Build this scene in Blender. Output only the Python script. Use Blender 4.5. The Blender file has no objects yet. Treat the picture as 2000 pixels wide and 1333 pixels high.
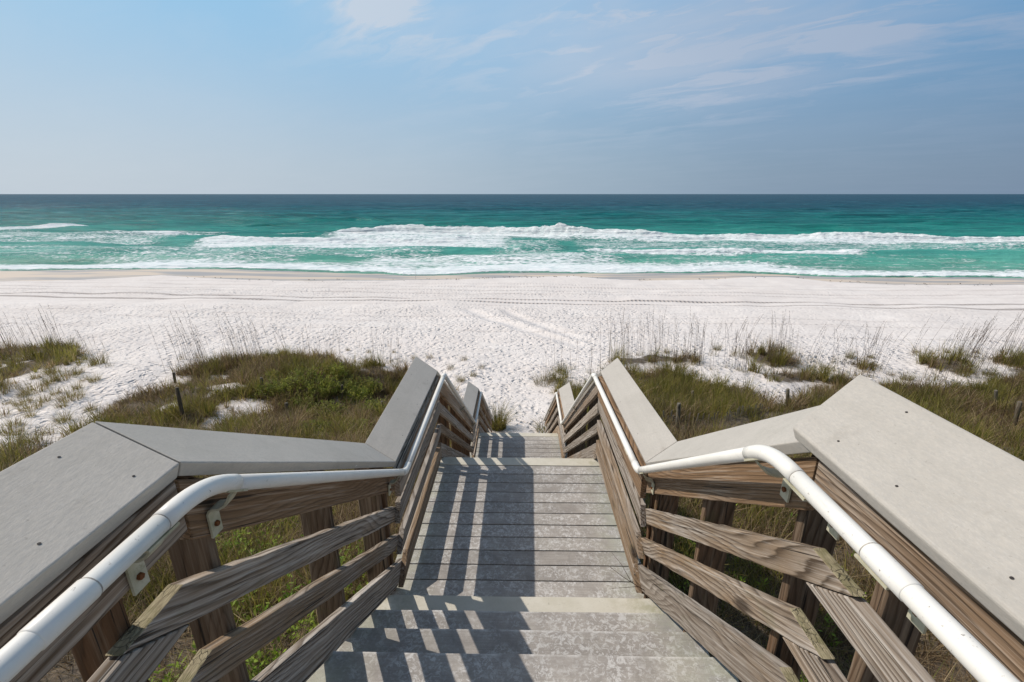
import bpy, bmesh, math, random
import numpy as np
from mathutils import Vector, Matrix, Euler

random.seed(7)
rng = np.random.default_rng(11)
SC = bpy.context.scene
COL = SC.collection
R = math.radians

# ------------------------------------------------------------------ camera / measures
CAMZ = 9.5                     # eye height above the sea
FPX = 889.0                    # focal length in pixels of the 2000 px wide photograph
PITCH, YAW = R(17.9), R(0.92)
cam_d = bpy.data.cameras.new('camera')
cam = bpy.data.objects.new('camera', cam_d)
COL.objects.link(cam)
cam.location = (0, 0, CAMZ)
cam.rotation_euler = (math.pi/2 - PITCH, 0, YAW)
cam_d.sensor_width = 36
cam_d.lens = FPX / 2000 * 36
cam_d.clip_start = 0.02
cam_d.clip_end = 120000
SC.camera = cam
CAMR = cam.rotation_euler.to_matrix()

SUNV = Vector((-0.93, 0.25, 1.0)).normalized()

# ------------------------------------------------------------------ helpers
def meta(o, label=None, cat=None, group=None, kind=None):
    if label: o['label'] = label
    if cat: o['category'] = cat
    if group: o['group'] = group
    if kind: o['kind'] = kind
    return o

def empty(name, loc):
    o = bpy.data.objects.new(name, None)
    COL.objects.link(o)
    o.location = loc
    o.empty_display_size = 0.1
    return o

def link(name, mesh, mats, parent=None, loc=(0, 0, 0), rot=(0, 0, 0)):
    o = bpy.data.objects.new(name, mesh)
    COL.objects.link(o)
    if not isinstance(mats, (list, tuple)): mats = [mats]
    if not mesh.materials:
        for m in mats: mesh.materials.append(m)
    loc = Vector(loc)
    if parent is not None:
        o.parent = parent
        q = parent
        while q is not None:
            loc = loc - q.location
            q = q.parent
    o.location = loc
    o.rotation_euler = rot
    return o

def bm_obj(name, bm, mats, parent=None, loc=(0, 0, 0), rot=(0, 0, 0), smooth=False):
    me = bpy.data.meshes.new(name)
    bm.normal_update()
    bm.to_mesh(me)
    bm.free()
    if smooth:
        me.polygons.foreach_set('use_smooth', [True]*len(me.polygons))
    return link(name, me, mats, parent, loc, rot)

def np_mesh(name, verts, quads=None, tris=None):
    me = bpy.data.meshes.new(name)
    verts = np.asarray(verts, np.float32)
    nq = 0 if quads is None else len(quads)
    nt = 0 if tris is None else len(tris)
    loops = []
    starts = []
    if nq:
        loops.append(np.asarray(quads, np.int32).ravel()); starts.append(np.arange(nq, dtype=np.int32)*4)
    if nt:
        loops.append(np.asarray(tris, np.int32).ravel()); starts.append(nq*4 + np.arange(nt, dtype=np.int32)*3)
    loops = np.concatenate(loops); starts = np.concatenate(starts)
    me.vertices.add(len(verts)); me.vertices.foreach_set('co', verts.ravel())
    me.loops.add(len(loops)); me.loops.foreach_set('vertex_index', loops)
    me.polygons.add(nq+nt); me.polygons.foreach_set('loop_start', starts)
    me.update(calc_edges=True)
    return me

def set_attr(me, name, typ, data):
    a = me.attributes.new(name, typ, 'POINT')
    key = 'color' if typ == 'FLOAT_COLOR' else 'value'
    a.data.foreach_set(key, np.asarray(data, np.float32).ravel())

# numpy value noise
_P = np.random.default_rng(3).random((256, 256))
def vnoise(x, y):
    xi = np.floor(x).astype(int); yi = np.floor(y).astype(int)
    fx = x - xi; fy = y - yi
    fx = fx*fx*(3-2*fx); fy = fy*fy*(3-2*fy)
    a = _P[xi % 256, yi % 256]; b = _P[(xi+1) % 256, yi % 256]
    c = _P[xi % 256, (yi+1) % 256]; d = _P[(xi+1) % 256, (yi+1) % 256]
    return (a*(1-fx)+b*fx)*(1-fy) + (c*(1-fx)+d*fx)*fy
def fbm(x, y, o=4):
    s = 0; a = .5; t = 0
    for i in range(o):
        s = s + a*vnoise(x*2**i+17.3*i, y*2**i+5.1*i); t += a; a *= .5
    return s/t
def sstep(e0, e1, x):
    t = np.clip((x-e0)/(e1-e0), 0, 1)
    return t*t*(3-2*t)

# ------------------------------------------------------------------ node helper
class NT:
    def __init__(s, name):
        s.m = bpy.data.materials.new(name)
        s.m.use_nodes = True
        s.t = s.m.node_tree
        s.b = s.t.nodes['Principled BSDF']
    def n(s, typ, **kw):
        n = s.t.nodes.new(typ)
        for k, v in kw.items():
            if k == 'inp':
                for kk, vv in v.items():
                    s.set(n.inputs[kk], vv)
            else: setattr(n, k, v)
        return n
    def set(s, sock, v):
        if isinstance(v, bpy.types.NodeSocket): s.t.links.new(v, sock)
        elif isinstance(v, bpy.types.Node): s.t.links.new(v.outputs[0], sock)
        else: sock.default_value = v
    def math(s, op, a, b=0.0, c=0.0, clamp=False):
        n = s.t.nodes.new('ShaderNodeMath'); n.operation = op; n.use_clamp = clamp
        s.set(n.inputs[0], a); s.set(n.inputs[1], b); s.set(n.inputs[2], c)
        return n.outputs[0]
    def mix(s, f, a, b, mode='MIX'):
        n = s.t.nodes.new('ShaderNodeMix'); n.data_type = 'RGBA'; n.blend_type = mode; n.clamp_factor = True
        s.set(n.inputs[0], f)
        for i, v in ((6, a), (7, b)):
            if isinstance(v, tuple) and len(v) == 3: v = (*v, 1)
            s.set(n.inputs[i], v)
        return n.outputs[2]
    def ramp(s, f, pts, interp='LINEAR'):
        n = s.t.nodes.new('ShaderNodeValToRGB'); n.color_ramp.interpolation = interp
        e = n.color_ramp.elements
        while len(e) < len(pts): e.new(0.5)
        for el, (p, c) in zip(e, pts):
            el.position = p
            el.color = (*c, 1) if isinstance(c, tuple) else (c, c, c, 1)
        s.set(n.inputs[0], f)
        return n.outputs[0]
    def mapr(s, f, a, b, c=0.0, d=1.0, smooth=False):
        n = s.t.nodes.new('ShaderNodeMapRange')
        if smooth: n.interpolation_type = 'SMOOTHSTEP'
        s.set(n.inputs[0], f); s.set(n.inputs[1], a); s.set(n.inputs[2], b); s.set(n.inputs[3], c); s.set(n.inputs[4], d)
        return n.outputs[0]
    def noise(s, vec, scale, detail=4, rough=.55, dist=0.0, out=0):
        n = s.n('ShaderNodeTexNoise', inp={'Vector': vec, 'Scale': scale, 'Detail': detail, 'Roughness': rough, 'Distortion': dist})
        return n.outputs[out]
    def vscale(s, vec, sc):
        n = s.t.nodes.new('ShaderNodeVectorMath'); n.operation = 'MULTIPLY'
        s.set(n.inputs[0], vec); n.inputs[1].default_value = sc
        return n.outputs[0]
    def vadd(s, a, b):
        n = s.t.nodes.new('ShaderNodeVectorMath'); n.operation = 'ADD'
        s.set(n.inputs[0], a); s.set(n.inputs[1], b)
        return n.outputs[0]
    def objvec(s, rand=True):
        tc = s.n('ShaderNodeTexCoord').outputs['Object']
        if not rand: return tc
        oi = s.n('ShaderNodeObjectInfo').outputs['Random']
        r = s.math('MULTIPLY', oi, 37.0)
        cx = s.n('ShaderNodeCombineXYZ', inp={0: r, 1: s.math('MULTIPLY', oi, 91.0), 2: s.math('MULTIPLY', oi, 13.0)})
        s.rand = oi
        return s.vadd(tc, cx.outputs[0])
    def bump(s, h, strength=.5, dist=.01, normal=None):
        n = s.n('ShaderNodeBump', inp={'Height': h, 'Strength': strength, 'Distance': dist})
        if normal is not None: s.set(n.inputs['Normal'], normal)
        return n.outputs[0]
    def out(s, color=None, rough=None, normal=None, spec=None):
        if color is not None:
            if isinstance(color, tuple): color = (*color, 1)
            s.set(s.b.inputs['Base Color'], color)
        if rough is not None: s.set(s.b.inputs['Roughness'], rough)
        if normal is not None: s.set(s.b.inputs['Normal'], normal)
        if spec is not None: s.b.inputs['Specular IOR Level'].default_value = spec
        return s.m

# ------------------------------------------------------------------ materials
def wood_mat(name, pale, warm, dark, warmth=.5, moss=.25):
    """weathered softwood: grain runs along local Y"""
    k = NT(name)
    v = k.objvec()
    rnd = k.rand
    sx = k.n('ShaderNodeSeparateXYZ', inp={0: v})
    # slow wander of the rings along the board gives cathedral figures
    low = k.noise(k.vscale(v, (1.2, .75, 3.2)), 1.0, 2, .45)
    ring = k.math('ADD', k.math('MULTIPLY', sx.outputs[2], 52.0), k.math('MULTIPLY', low, 17.0))
    ring = k.math('ADD', ring, k.math('MULTIPLY', sx.outputs[0], 30.0))
    ring = k.math('ADD', ring, k.math('MULTIPLY', k.noise(k.vscale(v, (12, 1.2, 26)), 1.0, 4, .6), 1.5))
    fr = k.math('FRACT', ring)
    late = k.mapr(fr, .0, .8, 0, 1)                # earlywood to latewood ramp
    edge = k.mapr(fr, .8, 1.0, 1, 0, True)
    latew = k.math('MULTIPLY', k.math('POWER', late, 2.6), edge)
    latew = k.math('MULTIPLY', latew, k.mapr(k.noise(k.vscale(v, (8, 1.1, 14)), 1.0, 3, .6), .3, .65, .25, 1.5), clamp=True)
    fib = k.noise(k.vscale(v, (190, 4, 260)), 1.0, 4, .7)
    stk = k.noise(k.vscale(v, (34, 1.1, 62)), 1.0, 5, .65)
    crack = k.noise(k.vscale(v, (46, .9, 75)), 1.0, 3, .55, .3)
    crackm = k.mapr(crack, .625, .66, 0, 1)
    patch = k.noise(k.vscale(v, (4, 1.4, 5)), 1.0, 5, .62)
    pw = k.math('ADD', patch, k.math('MULTIPLY', k.math('SUBTRACT', rnd, .55), .5))
    base = k.mix(k.mapr(pw, .5-.22*warmth, .74-.22*warmth), pale, warm)
    base = k.mix(k.mapr(stk, .40, .66, 0, .6), base, tuple(.35*a+.65*b for a, b in zip(warm, dark)))
    base = k.mix(k.math('MULTIPLY', latew, k.mapr(k.math('FRACT', k.math('MULTIPLY', rnd, 7.3)), 0, 1, .55, 1.0)), base, dark)
    base = k.mix(k.mapr(fib, .38, .72, .0, .6), base, tuple(c*.5 for c in warm))
    base = k.mix(k.mapr(stk, .46, .32, .0, .6), base, tuple(min(1, c*1.3) for c in pale))
    base = k.mix(k.mapr(fib, .30, .44, .4, 0), base, tuple(min(1, c*1.45) for c in pale))
    # knots
    vo = k.n('ShaderNodeTexVoronoi', inp={'Vector': k.vscale(v, (3, 1.9, 5.5)), 'Scale': 1.0})
    kc = k.n('ShaderNodeSeparateColor', inp={0: vo.outputs['Color']}).outputs[0]
    kn = k.math('MULTIPLY', k.mapr(vo.outputs['Distance'], .07, .17, 1, 0), k.mapr(kc, .5, .55, 0, 1))
    base = k.mix(k.math('MULTIPLY', kn, .8), base, tuple(c*.6 for c in dark))
    base = k.mix(k.math('MULTIPLY', crackm, .85), base, (.015, .012, .01))
    if moss:
        mo = k.noise(k.vscale(v, (9, 5, 9)), 1.0, 5, .65)
        base = k.mix(k.mapr(mo, .60, .74, 0, moss), base, (.12, .12, .045))
    br = k.mapr(k.math('FRACT', k.math('MULTIPLY', rnd, 13.7)), 0, 1, .80, 1.2)
    hs = k.n('ShaderNodeHueSaturation', inp={'Color': base, 'Value': br})
    h = k.math('ADD', k.math('MULTIPLY', fib, .5), k.math('ADD', k.math('MULTIPLY', latew, .45), k.math('MULTIPLY', stk, -.5)))
    h = k.math('SUBTRACT', h, k.math('MULTIPLY', crackm, 1.6))
    return k.out(hs.outputs[0], .82, k.bump(h, .7, .004), .25)

M = {}
M['rail'] = wood_mat('weathered_rail_wood', (.45, .405, .355), (.35, .24, .145), (.055, .036, .023), .42, .3)
M['post'] = wood_mat('brown_post_wood', (.20, .15, .105), (.18, .095, .047), (.045, .027, .015), .75, .35)
M['topw'] = wood_mat('top_rail_wood', (.46, .39, .32), (.36, .225, .125), (.06, .035, .02), .55, .12)

def endgrain_mat():
    k = NT('yellowed_end_grain')
    v = k.objvec()
    vo = k.n('ShaderNodeTexVoronoi', inp={'Vector': k.vadd(k.vscale(v, (55, 40, 40)), k.vscale(k.noise(v, 30, 3, .6, out=1), (1.2, 1.2, 1.2))), 'Scale': 1.0})
    vo.feature = 'DISTANCE_TO_EDGE'
    cr = k.mapr(vo.outputs['Distance'], .0, .06, 1, 0)
    cr = k.math('MULTIPLY', cr, k.mapr(k.noise(v, 14, 3, .5), .4, .6))
    st = k.noise(k.vscale(v, (240, 30, 30)), 1.0, 3, .6)
    base = k.mix(k.mapr(st, .35, .65), (.36, .31, .20), (.20, .165, .10))
    base = k.mix(k.mapr(k.noise(v, 16, 5, .65), .5, .7, 0, .7), base, (.15, .14, .06))
    base = k.mix(k.math('MULTIPLY', cr, .85), base, (.03, .024, .016))
    return k.out(base, .85, k.bump(k.math('SUBTRACT', st, k.math('MULTIPLY', cr, 2.0)), .6, .004), .2)
M['endg'] = endgrain_mat()

def composite_mat(worn=False):
    k = NT('worn_composite_tread' if worn else 'grey_composite_decking')
    v = k.objvec()
    a = k.noise(v, 9, 8, .68, .6)
    b = k.noise(k.vadd(v, k.n('ShaderNodeCombineXYZ', inp={0: 4.2, 1: 1.7, 2: 0}).outputs[0]), 3.2, 5, .6, 1.2)
    c = k.noise(v, 38, 9, .74, .8)
    fine = k.noise(v, 260, 3, .6)
    em = k.noise(k.vscale(v, (5, 150, 150)), 1.0, 4, .65)
    base = k.mix(k.mapr(a, .35, .65), (.305, .278, .252), (.43, .395, .355))
    base = k.mix(k.mapr(em, .42, .68, 0, .35), base, (.20, .178, .158))
    st = k.math('MULTIPLY', k.mapr(c, .495, .56), k.mapr(b, .38, .54))
    base = k.mix(k.math('MULTIPLY', st, .75), base, (.66, .645, .62))
    gr = k.noise(v, 2.0, 4, .6)
    base = k.mix(k.mapr(gr, .58, .78, 0, .2), base, (.33, .325, .24))
    sx = k.n('ShaderNodeSeparateXYZ', inp={0: k.n('ShaderNodeTexCoord').outputs['Object']})
    ed = k.mapr(k.math('ABSOLUTE', sx.outputs[0]), .58, .82, 0, 1)
    ed = k.math('MULTIPLY', ed, k.mapr(k.noise(v, 7, 5, .65), .35, .6))
    base = k.mix(k.math('MULTIPLY', ed, .6), base, (.40, .40, .29))
    base = k.mix(k.mapr(fine, .3, .75, 0, .4), base, (.16, .15, .14))
    if worn:
        wl = k.math('MULTIPLY', k.mapr(sx.outputs[1], .056, .068, 0, 1), k.mapr(k.noise(v, 9, 6, .75), .42, .62))
        base = k.mix(k.math('MULTIPLY', wl, .75), base, (.66, .64, .61))
    hs = k.n('ShaderNodeHueSaturation', inp={'Color': base, 'Value': k.mapr(k.rand, 0, 1, .88, 1.1)})
    h = k.math('ADD', k.math('MULTIPLY', fine, .4), k.math('ADD', k.math('MULTIPLY', a, .8), k.math('MULTIPLY', em, -.6)))
    return k.out(hs.outputs[0], .85, k.bump(h, .35, .003), .3)
M['deck'] = composite_mat()
M['tread'] = composite_mat(True)

def nosing_mat():
    k = NT('pale_nosing_board')
    v = k.objvec()
    a = k.noise(v, 5, 6, .65, .5)
    fine = k.noise(v, 200, 3, .6)
    base = k.mix(k.mapr(a, .35, .7), (.60, .565, .48), (.52, .485, .395))
    sp = k.noise(v, 30, 6, .7)
    base = k.mix(k.mapr(sp, .6, .72, 0, .5), base, (.27, .25, .18))
    sx = k.n('ShaderNodeSeparateXYZ', inp={0: k.n('ShaderNodeTexCoord').outputs['Object']})
    ed = k.mapr(k.math('ABSOLUTE', sx.outputs[0]), .5, .84, 0, 1)
    ed = k.math('MULTIPLY', ed, k.mapr(k.noise(v, 11, 5, .7), .45, .65))
    base = k.mix(k.math('MULTIPLY', ed, .6), base, (.26, .24, .12))
    base = k.mix(k.mapr(fine, .4, .8, 0, .2), base, (.25, .23, .2))
    return k.out(base, .8, k.bump(fine, .3, .002), .3)
M['nosing'] = nosing_mat()

def cap_mat():
    k = NT('pale_grey_cap_board')
    v = k.objvec()
    a = k.noise(v, 2.5, 5, .6, .4)
    f1 = k.noise(k.vscale(v, (150, 55, 150)), 1.0, 3, .6)
    f2 = k.noise(k.vscale(v, (420, 160, 420)), 1.0, 2, .6)
    base = k.mix(k.mapr(a, .3, .7), (.485, .447, .392), (.43, .395, .345))
    base = k.mix(k.mapr(f1, .35, .7, 0, .5), base, (.34, .325, .30))
    base = k.mix(k.mapr(f2, .5, .8, 0, .4), base, (.56, .54, .50))
    lg = k.noise(k.vscale(v, (26, 1.6, 26)), 1.0, 4, .6)
    base = k.mix(k.mapr(lg, .45, .7, 0, .22), base, (.33, .305, .265))
    bl = k.noise(v, 1.7, 6, .7)
    base = k.mix(k.mapr(bl, .48, .68, 0, .4), base, (.355, .33, .285))
    st = k.noise(v, 7, 6, .7)
    base = k.mix(k.mapr(st, .58, .74, 0, .5), base, (.28, .25, .21))
    sp = k.noise(v, 90, 3, .75)
    base = k.mix(k.mapr(sp, .66, .72, 0, .45), base, (.20, .18, .15))
    dr = k.math('MULTIPLY', k.mapr(k.noise(v, 30, 5, .75), .64, .68, 0, .8), k.mapr(k.noise(v, 1.9, 2, .5), .62, .68, 0, 1))
    base = k.mix(dr, base, (.74, .73, .71))
    h = k.math('ADD', f1, k.math('MULTIPLY', f2, .4))
    return k.out(base, .78, k.bump(h, .35, .002), .3)
M['cap'] = cap_mat()

def pvc_mat():
    k = NT('white_plastic_pipe')
    v = k.objvec()
    a = k.noise(v, 6, 5, .6)
    sp = k.noise(v, 85, 3, .7)
    base = k.mix(k.mapr(a, .4, .7, 0, .5), (.80, .775, .715), (.68, .65, .58))
    base = k.mix(k.mapr(sp, .66, .73, 0, .8), base, (.25, .22, .19))
    sc = k.noise(k.vscale(v, (90, 7, 90)), 1.0, 3, .6)
    base = k.mix(k.mapr(sc, .62, .72, 0, .35), base, (.52, .50, .46))
    return k.out(base, .42, k.bump(sp, .05, .001), .4)
M['pvc'] = pvc_mat()

def bracket_mat():
    k = NT('yellowed_bracket_plastic')
    v = k.objvec()
    a = k.noise(v, 18, 5, .65)
    base = k.mix(k.mapr(a, .4, .7), (.52, .49, .37), (.36, .34, .22))
    base = k.mix(k.mapr(k.noise(v, 40, 4, .7), .58, .72, 0, .6), base, (.16, .14, .06))
    return k.out(base, .55, None, .4)
M['bracket'] = bracket_mat()

def simple(name, c, rough=.7, spec=.3, var=.25, scale=20, metal=0.0):
    k = NT(name)
    v = k.objvec()
    a = k.noise(v, scale, 4, .6)
    base = k.mix(k.mapr(a, .3, .7), tuple(x*(1-var) for x in c), tuple(min(1, x*(1+var)) for x in c))
    k.b.inputs['Metallic'].default_value = metal
    return k.out(base, rough, k.bump(a, .2, .003), spec)
M['rust'] = simple('rusty_bolt_metal', (.16, .06, .02), .75, .3, .5, 120, .3)
M['hole'] = simple('dark_screw_head', (.028, .022, .018), .6, .4, .4, 200)
M['seam'] = simple('grimy_pipe_joint', (.36, .33, .29), .7, .3, .5, 60)
M['fpost'] = wood_mat('grey_fence_post_wood', (.19, .175, .14), (.13, .10, .065), (.05, .042, .03), .4, .4)
M['slat'] = wood_mat('grey_slat_wood', (.40, .36, .31), (.32, .26, .19), (.12, .10, .075), .3, .1)
M['wire'] = simple('dull_fence_wire', (.08, .07, .06), .6)
M['twig'] = simple('dark_twig_bark', (.055, .032, .022), .8, .2, .5, 60)
M['weed'] = simple('dry_seaweed', (.07, .045, .025), .85, .2, .5, 8)
M['pole'] = simple('thin_white_pole', (.6, .58, .55), .6, .3, .2)

def foliage_mat(name, transl=.45):
    k = NT(name)
    at = k.n('ShaderNodeAttribute', attribute_name='col')
    oi = k.n('ShaderNodeObjectInfo').outputs['Random']
    tc = k.n('ShaderNodeTexCoord').outputs['Object']
    vn = k.noise(tc, 14, 3, .6)
    hs = k.n('ShaderNodeHueSaturation', inp={'Color': at.outputs['Color'], 'Value': k.math('ADD', k.mapr(vn, .25, .75, .75, 1.2), k.mapr(oi, 0, 1, -.08, .08))})
    k.out(hs.outputs[0], .6, None, .25)
    tr = k.n('ShaderNodeBsdfTranslucent', inp={'Color': hs.outputs[0]})
    mx = k.n('ShaderNodeMixShader', inp={0: transl})
    k.t.links.new(k.b.outputs[0], mx.inputs[1]); k.t.links.new(tr.outputs[0], mx.inputs[2])
    k.t.links.new(mx.outputs[0], k.t.nodes['Material Output'].inputs['Surface'])
    return k.m
M['leaf'] = foliage_mat('dune_plant_leaf')

def sand_mat():
    k = NT('white_beach_sand')
    tc = k.n('ShaderNodeTexCoord').outputs['Object']
    wet = k.n('ShaderNodeAttribute', attribute_name='wet').outputs['Fac']
    lit = k.n('ShaderNodeAttribute', attribute_name='litter_shade').outputs['Fac']
    foot = k.n('ShaderNodeAttribute', attribute_name='foot').outputs['Fac']
    sx = k.n('ShaderNodeSeparateXYZ', inp={0: tc})
    Y = sx.outputs[1]; X = sx.outputs[0]
    big = k.noise(tc, .22, 4, .6)
    mid = k.noise(tc, 2.2, 5, .6)
    fine = k.noise(tc, 60, 3, .6)
    dry = k.mix(k.mapr(big, .3, .7), (.68, .622, .58), (.74, .69, .65))
    dry = k.mix(k.mapr(mid, .50, .75, 0, .45), dry, (.58, .53, .49))
    dry = k.mix(k.mapr(k.noise(k.vscale(tc, (.25, 1.6, 1)), 1.0, 5, .7), .52, .7, 0, .35), dry, (.55, .49, .45))
    dry = k.mix(k.mapr(fine, .5, .8, 0, .2), dry, (.5, .45, .42))
    # footprints: dimples with raised rims, stretched a little across the slope
    wv = k.vadd(k.vscale(tc, (1.0, 1.0, .3)), k.vscale(k.noise(tc, 1.6, 3, .5, out=1), (.45, .45, 0)))
    vo = k.n('ShaderNodeTexVoronoi', inp={'Vector': wv, 'Scale': 3.1, 'Randomness': 1.0})
    dim = k.mapr(vo.outputs['Distance'], .08, .52, 0, 1, True)
    vo2 = k.n('ShaderNodeTexVoronoi', inp={'Vector': wv, 'Scale': 7.0, 'Randomness': 1.0})
    dim2 = k.mapr(vo2.outputs['Distance'], .05, .5, 0, 1, True)
    hts = k.math('ADD', k.math('MULTIPLY', dim, .074), k.math('MULTIPLY', dim2, .028))
    hts = k.math('MULTIPLY', hts, k.math('MULTIPLY', foot, k.mapr(k.noise(tc, .35, 3, .6), .3, .65, .55, 1.35)))
    hts = k.math('ADD', hts, k.math('MULTIPLY', k.noise(k.vscale(tc, (1, 1.6, 1)), 3.0, 4, .6), .03))
    hts = k.math('ADD', hts, k.math('MULTIPLY', fine, .003))
    # wheel ruts running along the beach
    wob = k.math('MULTIPLY', k.math('SUBTRACT', k.noise(k.vscale(tc, (.05, 0, 0)), 1.0, 2, .5), .5), 1.6)
    yy = k.math('ADD', k.math('ADD', Y, k.math('MULTIPLY', X, .045)), wob)
    rut = None; prs = None
    for y0, w, d in ((37.7, .20, 1.0), (36.1, .20, 1.0), (40.6, .16, .45), (42.2, .16, .45), (34.9, .12, .2), (44.6, .3, .35), (46.6, .3, .3), (30.6, .14, .25), (29.2, .14, .25), (26.3, .14, .25)):
        a = k.math('DIVIDE', k.math('SUBTRACT', yy, y0), w)
        g = k.math('MULTIPLY', k.math('POWER', 2.718, k.math('MULTIPLY', k.math('MULTIPLY', a, a), -1.0)), d)
        rut = g if rut is None else k.math('ADD', rut, g)
    xm = k.noise(k.vscale(tc, (.11, .3, 0)), 1.0, 2, .5)
    rut = k.math('MULTIPLY', rut, k.mapr(xm, .32, .52, .25, 1))
    tread = k.math('SINE', k.math('MULTIPLY', X, 19.0))
    rh = k.math('MULTIPLY', rut, k.math('ADD', -.26, k.math('MULTIPLY', tread, .05)))
    hts = k.math('ADD', hts, rh)
    dry = k.mix(k.math('MULTIPLY', rut, .8), dry, (.43, .37, .335))  # disturbed sand tone, plus rut shading put into the colour
    wetc = k.mix(k.mapr(k.noise(k.vscale(tc, (.08, .5, 1)), 1.0, 3, .5), .44, .56), (.62, .51, .40), (.36, .34, .325))  # grey patches are reflected sheen painted into the wet sand colour
    wd = k.math('ADD', wet, k.math('MULTIPLY', k.math('SUBTRACT', mid, .5), .25))
    wm = k.mapr(wd, .42, .58, 0, 1, True)
    base = k.mix(wm, dry, wetc)
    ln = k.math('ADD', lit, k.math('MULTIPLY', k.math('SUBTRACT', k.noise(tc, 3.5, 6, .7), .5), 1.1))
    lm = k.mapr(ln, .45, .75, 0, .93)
    lc = k.mix(k.mapr(k.noise(tc, 22, 5, .75), .35, .68), (.025, .02, .012), (.15, .11, .07))  # dark litter colour, also carrying painted shade around the stair
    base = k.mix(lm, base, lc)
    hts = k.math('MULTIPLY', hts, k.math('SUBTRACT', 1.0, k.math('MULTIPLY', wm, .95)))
    rough = k.mapr(wm, 0, 1, .92, .5)
    return k.out(base, rough, k.bump(hts, 1.0, 1.0), .2)
M['sand'] = sand_mat()

def sea_mat():
    k = NT('emerald_sea_water')
    tc = k.n('ShaderNodeTexCoord').outputs['Object']
    fo = k.n('ShaderNodeAttribute', attribute_name='foam').outputs['Fac']
    sx = k.n('ShaderNodeSeparateXYZ', inp={0: tc})
    Y = sx.outputs[1]
    lw = k.noise(k.vscale(tc, (.004, .016, 1)), 1.0, 4, .6)
    yy = k.math('MULTIPLY', Y, k.mapr(lw, .25, .75, .72, 1.3))
    u = k.math('DIVIDE', k.math('LOGARITHM', k.math('DIVIDE', yy, 55.0), 10.0), 1.2)   # 0 at the shore, 1 at 870 m
    body = k.ramp(u, [(0.0, (.22, .42, .32)), (.07, (.13, .43, .32)), (.16, (.075, .38, .30)), (.28, (.020, .27, .215)),
                      (.42, (.008, .19, .17)), (.56, (.008, .14, .155)), (.70, (.010, .085, .125)), (1.0, (.014, .066, .112))])
    pt = k.noise(k.vscale(tc, (.02, .09, 1)), 1.0, 5, .65)
    body = k.mix(k.mapr(pt, .38, .66, .0, .6), body, k.mix(.5, body, (.0, .05, .055)))
    ch = k.noise(k.vscale(tc, (.07, .30, 1)), 1.0, 9, .78)
    body = k.mix(k.math('MULTIPLY', k.mapr(ch, .45, .58, .0, .8), k.mapr(Y, 60, 150, .45, 1)), body, k.mix(.62, body, (.0, .028, .04)))  # dark wave faces painted into the water colour as streaks
    body = k.mix(k.mapr(ch, .45, .36, .0, .6), body, k.mix(.3, body, (.20, .42, .36)))  # bright wave faces painted in the same way
    fa1 = k.noise(k.vscale(tc, (.010, .034, 1)), 1.0, 10, .82)
    fa2 = k.noise(k.vscale(tc, (.03, .10, 1)), 1.0, 9, .8)
    fmx = k.math('ADD', k.math('MULTIPLY', fa1, .55), k.math('MULTIPLY', fa2, .45))
    far = k.mapr(Y, 90, 220, .35, 1)
    body = k.mix(k.math('MULTIPLY', k.mapr(fmx, .48, .60, 0, .75), far), body, k.mix(.7, body, (.002, .022, .036)))  # distant wave shading painted into the colour as broader streaks
    body = k.mix(k.math('MULTIPLY', k.mapr(fmx, .47, .38, 0, .6), far), body, k.mix(.35, body, (.12, .34, .36)))
    # foam: soft density from the surf plus lacy noise
    f1 = k.noise(k.vscale(tc, (.55, 1.1, 1)), 1.0, 6, .7, .8)
    f2 = k.noise(k.vscale(tc, (.12, .5, 1)), 1.0, 4, .6, .5)
    vo = k.n('ShaderNodeTexVoronoi', inp={'Vector': k.vadd(k.vscale(tc, (.8, 1.6, 1)), k.vscale(k.noise(tc, .7, 3, .6, out=1), (1.5, 1.5, 0))), 'Scale': 1.0})
    vo.feature = 'DISTANCE_TO_EDGE'
    lace = k.mapr(vo.outputs['Distance'], .0, .28, .34, -.1)
    fs = k.math('ADD', k.math('MULTIPLY', k.math('SUBTRACT', f1, .5), .75), k.math('MULTIPLY', k.math('SUBTRACT', f2, .5), .55))
    fs = k.math('ADD', k.math('ADD', fs, k.math('MULTIPLY', lace, .6)), fo)
    fm = k.mapr(fs, .48, .72, 0, 1)
    # little whitecaps far out
    wc = k.noise(k.vscale(tc, (.09, .26, 1)), 1.0, 5, .7)
    wcm = k.math('MULTIPLY', k.mapr(wc, .735, .765, 0, .8), k.mapr(Y, 120, 200, 0, 1))
    fm = k.math('MAXIMUM', fm, wcm)
    fcol = k.mix(k.mapr(f1, .38, .62), (.60, .69, .69), (.84, .85, .85))
    col = k.mix(fm, body, fcol)
    r1 = k.noise(k.vscale(tc, (.25, .9, 1)), 1.0, 5, .6)
    r2 = k.noise(k.vscale(tc, (1.1, 2.6, 1)), 1.0, 4, .6)
    r3 = k.noise(k.vscale(tc, (.03, .13, 1)), 1.0, 5, .6)
    h = k.math('ADD', k.math('MULTIPLY', r1, .55), k.math('MULTIPLY', r2, .14))
    h = k.math('ADD', h, k.math('MULTIPLY', r3, 2.2))
    h = k.math('ADD', h, k.math('MULTIPLY', fm, .12))
    rough = k.mapr(fm, 0, 1, .22, .9)
    nb = k.bump(h, 1.0, 1.0)
    k.out(col, .9, nb, 0.0)
    # a rough sea reflects far less near the horizon than a flat one: Fresnel with a ceiling
    fr = k.n('ShaderNodeFresnel', inp={'IOR': 1.33, 'Normal': nb}).outputs[0]
    fac = k.math('MULTIPLY', k.math('MINIMUM', k.math('MULTIPLY', fr, .42), .24), k.math('SUBTRACT', 1.0, fm))
    gl = k.n('ShaderNodeBsdfGlossy', inp={'Roughness': .18, 'Normal': nb})
    mx = k.n('ShaderNodeMixShader', inp={0: fac})
    k.t.links.new(k.b.outputs[0], mx.inputs[1]); k.t.links.new(gl.outputs[0], mx.inputs[2])
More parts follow.
